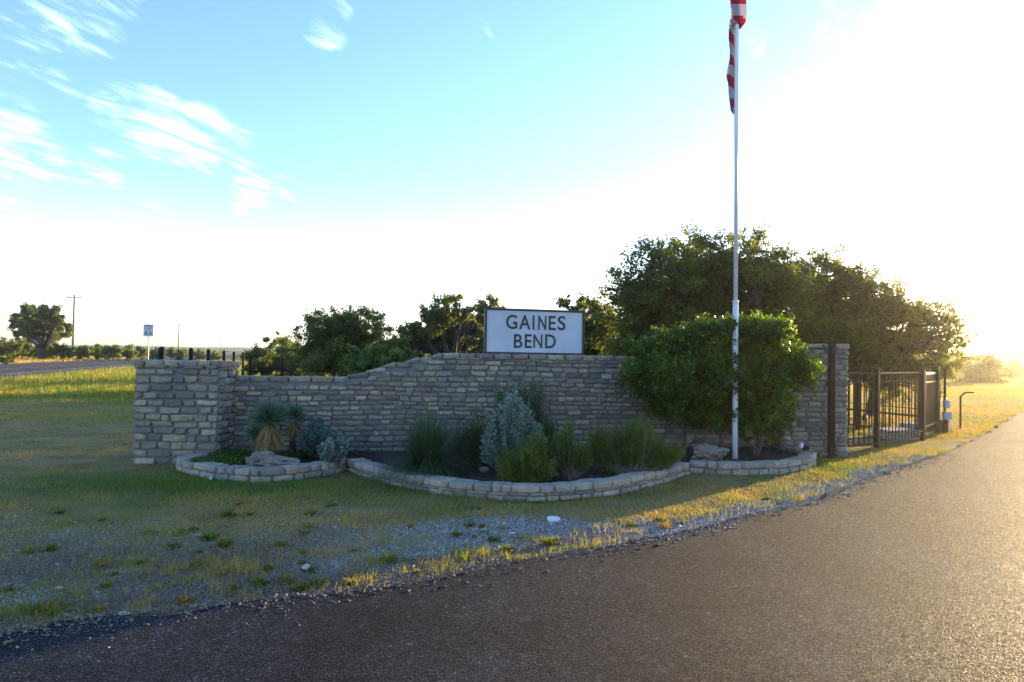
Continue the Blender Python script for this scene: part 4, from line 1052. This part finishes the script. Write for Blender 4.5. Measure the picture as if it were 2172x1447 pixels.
# bunch grass and flower stalks
def bunch(label, base, n, Lm, lean_, mt, name='bunch_grass'):
    base = np.array(base, float); root = empty(name, base, label, 'ornamental grass')
    az = rng.uniform(0, 2 * np.pi, n); ln = np.clip(np.abs(rng.normal(0, lean_, n)) + .08, 0, 1.1); L_ = Lm * rng.uniform(.6, 1.15, n)
    o = np.stack([np.cos(az), np.sin(az), np.zeros(n)], 1); segs = 5; V = []
    side = np.stack([-np.sin(az), np.cos(az), np.zeros(n)], 1) * .0040
    st_ = base + o * rng.uniform(0, .08, (n, 1)) ; pts = []
    for k in range(segs + 1):
        t_ = k / segs; ang = ln * (.6 + 1.1 * t_)
        pts.append(st_ + o * (np.sin(ang) * L_ * t_)[:, None] + np.array([0, 0, 1]) * (np.cos(np.minimum(ang, 2)) * L_ * t_)[:, None])
    for k in range(segs):
        w0 = 1 - k / segs * .8; w1 = 1 - (k + 1) / segs * .8
        V.append(np.stack([pts[k] - side * w0, pts[k] + side * w0, pts[k + 1] + side * w1, pts[k + 1] - side * w1], 1))
    V = np.concatenate(V); V[:, :, 2] = np.maximum(V[:, :, 2], base[2] - .02)
    big('blades', V, 4, mt, root, np.tile(rng.random(n), segs), base); return root
gb = P(905, 985, 8.75); rt_ = bunch('big clump of dark green bunch grass in the left part of the middle bed', (gb.x, 8.75, S_), 2400, .78, .75, M_clump)
for (a, b_, c_) in (((900, 985), (870, 890), (818, 815)), ((915, 985), (930, 900), (888, 822)), ((940, 980), (975, 905), (1040, 890))):
    p0, p1, p2 = P(*a, 8.75), P(*b_, 8.8), P(*c_, 8.9)
    pts = [p0 * (1 - t_) ** 2 + p1 * 2 * t_ * (1 - t_) + p2 * t_ * t_ for t_ in np.linspace(0, 1, 9)]
    MB().tube(pts, [.004] * 6 + [.003, .002, .001], 4).build('stalk', M_straw, rt_)
    n_ = 220; q = np.array([pts[i] for i in rng.integers(6, 9, n_)]) + rng.normal(size=(n_, 3)) * .028
    big('seed_head', leaves(q, .007), 4, M_straw, rt_, rng.random(n_), rt_.location)
# ground cover in the left lobe
n = 9000; q = np.stack([rng.uniform(-4.2, -2.9, n), rng.uniform(8.85, 10.0, n)], 1); k = in_poly(q[:, 0], q[:, 1], BED) & (fbm(q[:, 0], q[:, 1], 4, 9) > .42); q = q[k]
C_ = np.stack([q[:, 0], q[:, 1], .1 + rng.uniform(0, .09, len(q))], 1)
tag(big('ground_cover', leaves(C_, .014, .7), 4, M_hedge, None, rng.random(len(q)) * .8), 'low leafy ground cover in the left lobe of the bed', 'ground cover', kind='stuff')
n = 5000; q = np.stack([rng.uniform(-.6, 4.8, n), rng.uniform(8.0, 11.2, n)], 1); k = in_poly(q[:, 0], q[:, 1], BED) & (fbm(q[:, 0], q[:, 1], 3, 12) > .55); q = q[k]
tag(big('bed_weeds', leaves(np.stack([q[:, 0], q[:, 1], .1 + rng.uniform(0, .05, len(q))], 1), .012, .6), 4, M_rosed, None, rng.random(len(q))), 'small weeds scattered on the mulch of the middle and right bed', 'weeds', kind='stuff')

# ------------------------------------------------------------------ rocks
def rock(name, label, cat, c, sx, sy, sz, seed, m=M_boulder, group=None, res=3, rot=0.):
    import bmesh
    bm = bmesh.new(); bmesh.ops.create_icosphere(bm, subdivisions=res, radius=1)
    rs = np.random.default_rng(seed); pl = [(rs.normal(size=3), rs.uniform(.55, .9)) for _ in range(14)]; off = rs.uniform(0, 50, 3)
    for v_ in bm.verts:
        p = np.array(v_.co)
        for nn, dd_ in pl:
            nn = nn / np.linalg.norm(nn); s_ = p @ nn - dd_
            if s_ > 0: p = p - nn * s_ * .85
        p = p * (1 + .55 * (vn(p[0] * 2 + p[2], p[1] * 2 + p[2] * 1.7, 1.6, seed % 7) - .5) + .3 * (vn(p[0] * 3 + p[2], p[1] * 3 - p[2] * 2, 4.1, seed % 5) - .5) + .05 * (rs.random() - .5))
        x_, y_ = p[0] * sx, p[1] * sy
        v_.co = (x_ * math.cos(rot) - y_ * math.sin(rot), x_ * math.sin(rot) + y_ * math.cos(rot), p[2] * sz)
    me = bpy.data.meshes.new(name); bm.to_mesh(me); bm.free()
    a_ = me.attributes.new('tint', 'FLOAT', 'POINT'); a_.data.foreach_set('value', rs.random(len(me.vertices)).astype(np.float32) * .5 + .3)
    for p in me.polygons: p.use_smooth = False
    return tag(link(name, me, m, None, c), label, cat, group)
p = P(588, 965, 9.0); rock('boulder', 'long flat pitted boulder lying in front of the larger yucca', 'rock', (p.x, 9.0, .12), .42, .22, .12, 3, rot=-.15, res=4)
p = P(556, 955, 9.05); rock('boulder', 'upright end of pitted rock leaning at the left of the flat boulder', 'rock', (p.x, 9.08, .18), .15, .13, .11, 9, res=4)
p = P(1498, 957, 10.25); rock('boulder', 'grey lichened boulder at the foot of the hedge left of the flagpole', 'rock', (p.x, 10.25, .17), .30, .24, .15, 5, res=4)
p = P(1028, 985, 8.9); rock('boulder', 'small pale stone in the mulch left of the yellow-green bush', 'rock', (p.x, 8.9, .11), .07, .06, .06, 8)
M_pale = stone_mat('pale_rock', [(0, (.4, .38, .36)), (1, (.6, .57, .54))])
p = G(648, 1209); rock('loose_rock', 'palm-sized pale rock on the gravel by the drive edge', 'rock', (p.x, p.y, .02), .032, .03, .03, 11, M_pale)
p = G(262, 1306); rock('loose_rock', 'flat white scrap of stone at the drive edge, lower left', 'rock', (p.x, p.y, .012), .045, .025, .012, 12, M_pale)
p = G(128, 1250); rock('loose_rock', 'small grey stone in the bare dirt near the left edge', 'rock', (p.x, p.y, .01), .028, .02, .015, 13, M_pale)
p = G(447, 1026); rock('loose_rock', 'tiny white pebble in the green grass below the left rim', 'rock', (p.x, p.y, .06), .018, .015, .018, 14, M_pale)
p = G(1174, 1101); o = empty('valve_cover', (p.x, p.y, 0), 'flat round white plastic cover lying in the dry grass before the middle rim', 'cover')
MB().tube([(p.x, p.y, -.02), (p.x, p.y, .012), (p.x, p.y, .018)], [.066, .066, .055], 20).build('cover_disc', M_pvc, o)
# spotlight on the right rim
p = G(1706, 955, .19); o = empty('spotlight', (p.x, p.y, .19), 'small white and black garden spotlight on the right bed rim beside the pillar', 'spotlight')
MB().tube([(p.x, p.y, .18), (p.x, p.y, .22)], .012, 8).build('stake', M_black, o)
MB().tube([(p.x + .06, p.y, .22), (p.x - .01, p.y, .245), (p.x - .05, p.y - .01, .26)], [.035, .045, .05], 12).build('housing', M_black, o, True)
MB().tube([(p.x - .052, p.y - .012, .261), (p.x - .075, p.y - .02, .266)], [.05, .038], 12).build('lens', M_pvc, o, True)

# ------------------------------------------------------------------ grass
def clearmask(x, y):
    ed_ = edge_dist(x, y); k = ed_ > .03
    k &= ~in_poly(x, y, BED)
    k &= ~((x > -5.42) & (x < -4.1) & (y > 9.72) & (y < 10.45)); k &= ~((x > 4.6) & (x < 5.8) & (y > 11.62) & (y < 12.4))
    h = hw_coord(x, y); k &= ~((h > -.1) & (h < 12.3))
    return k
def grass_field(name, label, n, dmin, dmax, power, hfun, wfun, tintfun, dens, lean_=.5, amax=.72):
    u = rng.random(n); a1 = 1 - power; d = (dmin ** a1 + u * (dmax ** a1 - dmin ** a1)) ** (1 / a1); an = rng.uniform(-amax, amax, n)
    x = np.tan(an) * d; y = d
    # clump: pull blades towards tuft centres
    tx = np.round(x / .07) * .07 + (vn(x, y, 31, 3) - .5) * .05; ty = np.round(y / .07) * .07 + (vn(x, y, 29, 6) - .5) * .05
    pull = np.where(rng.random(n) < .45, .45, 0); x = x + (tx - x) * pull; y = y + (ty - y) * pull
    k = clearmask(x, y); x, y = x[k], y[k]
    pr = dens(x, y); k = rng.random(len(x)) < pr; x, y = x[k], y[k]; n = len(x)
    h = hfun(x, y) * rng.uniform(.5, 1.3, n); w = wfun(x, y) * rng.uniform(.7, 1.3, n)
    az = rng.uniform(0, 2 * np.pi, n); la = np.abs(rng.normal(0, lean_, n)); o = np.stack([np.cos(az) * np.sin(la), np.sin(az) * np.sin(la), np.cos(la)], 1)
    az2 = rng.uniform(0, np.pi, n); s_ = np.stack([np.cos(az2), np.sin(az2), np.zeros(n)], 1) * w[:, None]
    b0 = np.stack([x, y, (fbm(x, y, .9, 3) - .5) * .05 * (np.hypot(x, y) < 40) - .018], 1)
    V = np.stack([b0 - s_, b0 + s_, b0 + o * h[:, None]], 1)
    return tag(big(name, V, 3, M_grass, None, tintfun(x, y)), label, 'grass', kind='stuff')
def tf(x, y):
    ed_, band_, dirt_, gravel_, green_ = masks(x, y)
    dryness = .76 + (fbm(x, y, .8, 4) - .5) * 1.1 + (fbm(x, y, 3.5, 14) - .5) * .5
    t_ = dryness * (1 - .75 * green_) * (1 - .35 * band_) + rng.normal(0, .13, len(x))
    return np.clip(t_, 0, 1)
def dn(x, y):
    ed_, band_, dirt_, gravel_, green_ = masks(x, y)
    tuft = sstep(.56, .66, fbm(x, y, 3.2, 21))
    lawn = .45 + .55 * sstep(.38, .55, fbm(x, y, 1.7, 7)); lawn = np.maximum(lawn, green_)
    return np.clip(lawn * (1 - band_) + band_ * (tuft * .5 * (1 - .5 * gravel_) + .05 + .14 * dirt_ * (fbm(x, y, 2, 40) > .48)), 0, 1)
def hf(x, y):
    ed_, band_, dirt_, gravel_, green_ = masks(x, y)
    return .028 + .035 * green_ + .03 * band_ + .03 * sstep(.55, .8, fbm(x, y, 2.2, 17))
grass_field('lawn_grass', 'dry mown lawn grass with green patches in front of the planting bed', 580000, 3.4, 17, 1.1, hf, lambda x, y: .0016 + .0005 * y / 4, tf, dn)
def hf2(x, y): return np.where((x < -3) & (y > 20), .12 + .12 * sstep(21, 26, y) , .05) + .05 * (y > 33)
def tf2(x, y):
    g_ = (x < -3) & (y > 21) & (y < 60)
    base_ = np.where(g_, .42, np.where(hw_coord(x, y) > 12, .85, .62))
    return np.clip(base_ + (fbm(x, y, .35, 4) - .5) * .9 + rng.normal(0, .12, len(x)), 0, 1)
grass_field('field_grass', 'taller field and verge grass beyond the stone wall and along the highway', 270000, 15, 130, 1.5, hf2, lambda x, y: .0005 * y, tf2, lambda x, y: np.ones(len(x)), .35)

# grassy fringe leaning over the asphalt edge
SEG = np.linalg.norm(np.diff(E, axis=0), axis=1)
ex = []; ey = []
for i in range(5, 20):
    n = int(SEG[i] * 420); u = rng.random(n); p = E[i] + (E[i + 1] - E[i]) * u[:, None]; tt = (E[i + 1] - E[i]) / SEG[i]; q = p + np.array([-tt[1], tt[0]]) * rng.gamma(1.5, .05, n)[:, None]; ex.append(q[:, 0]); ey.append(q[:, 1])
ex = np.concatenate(ex); ey = np.concatenate(ey); k = fbm(ex, ey, 1.5, 30) + .12 * (vn(ex, ey, 6, 2) - .5) > .60; ex, ey = ex[k], ey[k]; n = len(ex)
az = rng.uniform(0, 2 * np.pi, n); la = np.abs(rng.normal(0, .7, n)); o = np.stack([np.cos(az) * np.sin(la), np.sin(az) * np.sin(la), np.cos(la)], 1); s_ = np.stack([-np.sin(az), np.cos(az), np.zeros(n)], 1) * .0022
b0 = np.stack([ex, ey, np.full(n, -.02)], 1)
tag(big('edge_grass', np.stack([b0 - s_, b0 + s_, b0 + o * (rng.uniform(.05, .13, n))[:, None]], 1), 3, M_grass, None, np.clip(rng.normal(.5, .2, n), 0, 1)), 'sunlit tufts of grass along the crumbling edge of the asphalt', 'grass', kind='stuff')

# ragged weeds and dead tufts on the bare verge
p_cov = G(1174, 1101)
nt_ = 70; tx = rng.uniform(-5.5, 3.5, nt_ * 6); ty = rng.uniform(3.9, 8.2, nt_ * 6); e_, b_, d_, g_, gr_ = masks(tx, ty)
k = (e_ > .12) & (rng.random(len(tx)) < b_ * .8 + .12) & ~in_poly(tx, ty, BED) & (np.abs(tx) < ty * .8) & (np.hypot(tx - p_cov[0], ty - p_cov[1]) > .45); tx, ty = tx[k][:nt_], ty[k][:nt_]; nt_ = len(tx)
per = rng.integers(18, 75, nt_); q = np.repeat(np.arange(nt_), per); n = len(q); sz = rng.uniform(.5, 1.3, nt_)[q]
az = rng.uniform(0, 2 * np.pi, n); la = np.clip(np.abs(rng.normal(.75, .4, n)), .1, 1.5); o = np.stack([np.cos(az) * np.sin(la), np.sin(az) * np.sin(la), np.cos(la)], 1); s_ = np.stack([-np.sin(az), np.cos(az), np.zeros(n)], 1) * .0022
b0 = np.stack([tx[q] + rng.normal(0, .02, n) * sz, ty[q] + rng.normal(0, .02, n) * sz, np.full(n, -.015)], 1); h = (rng.uniform(.03, .085, n) * sz)[:, None]
mid = b0 + o * h * .6 + np.array([0, 0, .008]); tip = b0 + o * h * 1.15 - np.array([0, 0, .006])
tag(big('verge_weeds', np.stack([b0 - s_, b0 + s_, mid + s_ * .7, tip, mid - s_ * .7], 1), 5, M_grass, None, np.clip(rng.uniform(.1, .8, nt_)[q] + rng.normal(0, .1, n), 0, 1)), 'scattered green weeds and dead tufts on the stony verge', 'weeds', kind='stuff')

# ------------------------------------------------------------------ gravel
n = 420000; d = 3.6 + (12 - 3.6) * rng.random(n) ** 1.25; x = rng.uniform(-1, 1, n) * (.8 * d + .3); y = d
ed_, band_, dirt_, gravel_, green_ = masks(x, y)
k = (rng.random(n) < np.clip(gravel_ * 1.0 + dirt_ * .10 + band_ * .08 + (ed_ < .3) * .3, 0, 1) * np.where(ed_ < .02, .5 * np.exp(ed_ * 9), 1)) & ~in_poly(x, y, BED) & (ed_ > -.6)
x, y = x[k][:66000], y[k][:66000]; dk = dirt_[k][:66000]; n = len(x)
r_ = rng.gamma(2.6, .0019, n) + .0028
O = np.array([[1, 0, 0], [-.5, .87, 0], [-.5, -.87, 0], [0, 0, 1], [0, 0, -1.]]); FO = np.array([[0, 1, 3], [1, 2, 3], [2, 0, 3], [1, 0, 4], [2, 1, 4], [0, 2, 4]])
an = rng.uniform(0, 2 * np.pi, n); jit = rng.uniform(.6, 1.3, (n, 5, 1)); VV = O[None] * jit * r_[:, None, None] * np.array([1.2, .85, .6])
ca, sa = np.cos(an)[:, None], np.sin(an)[:, None]; VX = VV[:, :, 0] * ca - VV[:, :, 1] * sa; VY = VV[:, :, 0] * sa + VV[:, :, 1] * ca
tilt = rng.uniform(-.5, .5, (n, 1)); VZ = VV[:, :, 2] + VX * tilt
zg = (fbm(x, y, .9, 3) - .5) * .05 * sstep(.05, .6, edge_dist(x, y)) - .012 + np.where(edge_dist(x, y) < .03, .034, 0)
VV = np.stack([VX + x[:, None], VY + y[:, None], VZ + (zg + r_ * .25)[:, None]], -1)
T_ = VV[:, FO].reshape(-1, 3, 3); tn = np.clip(rng.beta(2, 1.6, n) * (1 - .55 * dk) , 0, 1)
m, nt, b = mat('gravel_stone'); nt.links.new(ramp(nt, attr(nt, 'tint'), [(0, (.10, .065, .045)), (.35, (.22, .17, .13)), (.65, (.33, .31, .29)), (1, (.58, .56, .54))]), b.inputs['Base Color']); b.inputs['Roughness'].default_value = .8
tag(big('gravel', T_, 3, m, None, np.repeat(tn, 6)), 'pale grey gravel scattered along the edge of the drive', 'gravel', kind='stuff')

# ------------------------------------------------------------------ evening haze, added for the sun glow and as stand-in for lens glare
hz = MB().box((0, 850, 24), 3960, 2100, 52).build('haze', None, origin=(0, 0, 0))
hm = bpy.data.materials.new('glare_haze'); hm.use_nodes = True; hm.node_tree.nodes.clear()
ho = hm.node_tree.nodes.new('ShaderNodeOutputMaterial'); hv = hm.node_tree.nodes.new('ShaderNodeVolumePrincipled')
hv.inputs['Color'].default_value = (1, .93, .80, 1); hv.inputs['Density'].default_value = .0006; hv.inputs['Anisotropy'].default_value = .9
hm.node_tree.links.new(hv.outputs[0], ho.inputs['Volume']); hz.data.materials.append(hm); tag(hz, kind='stuff', label='thin golden evening haze over the plain, also standing in for lens glare', cat='haze')
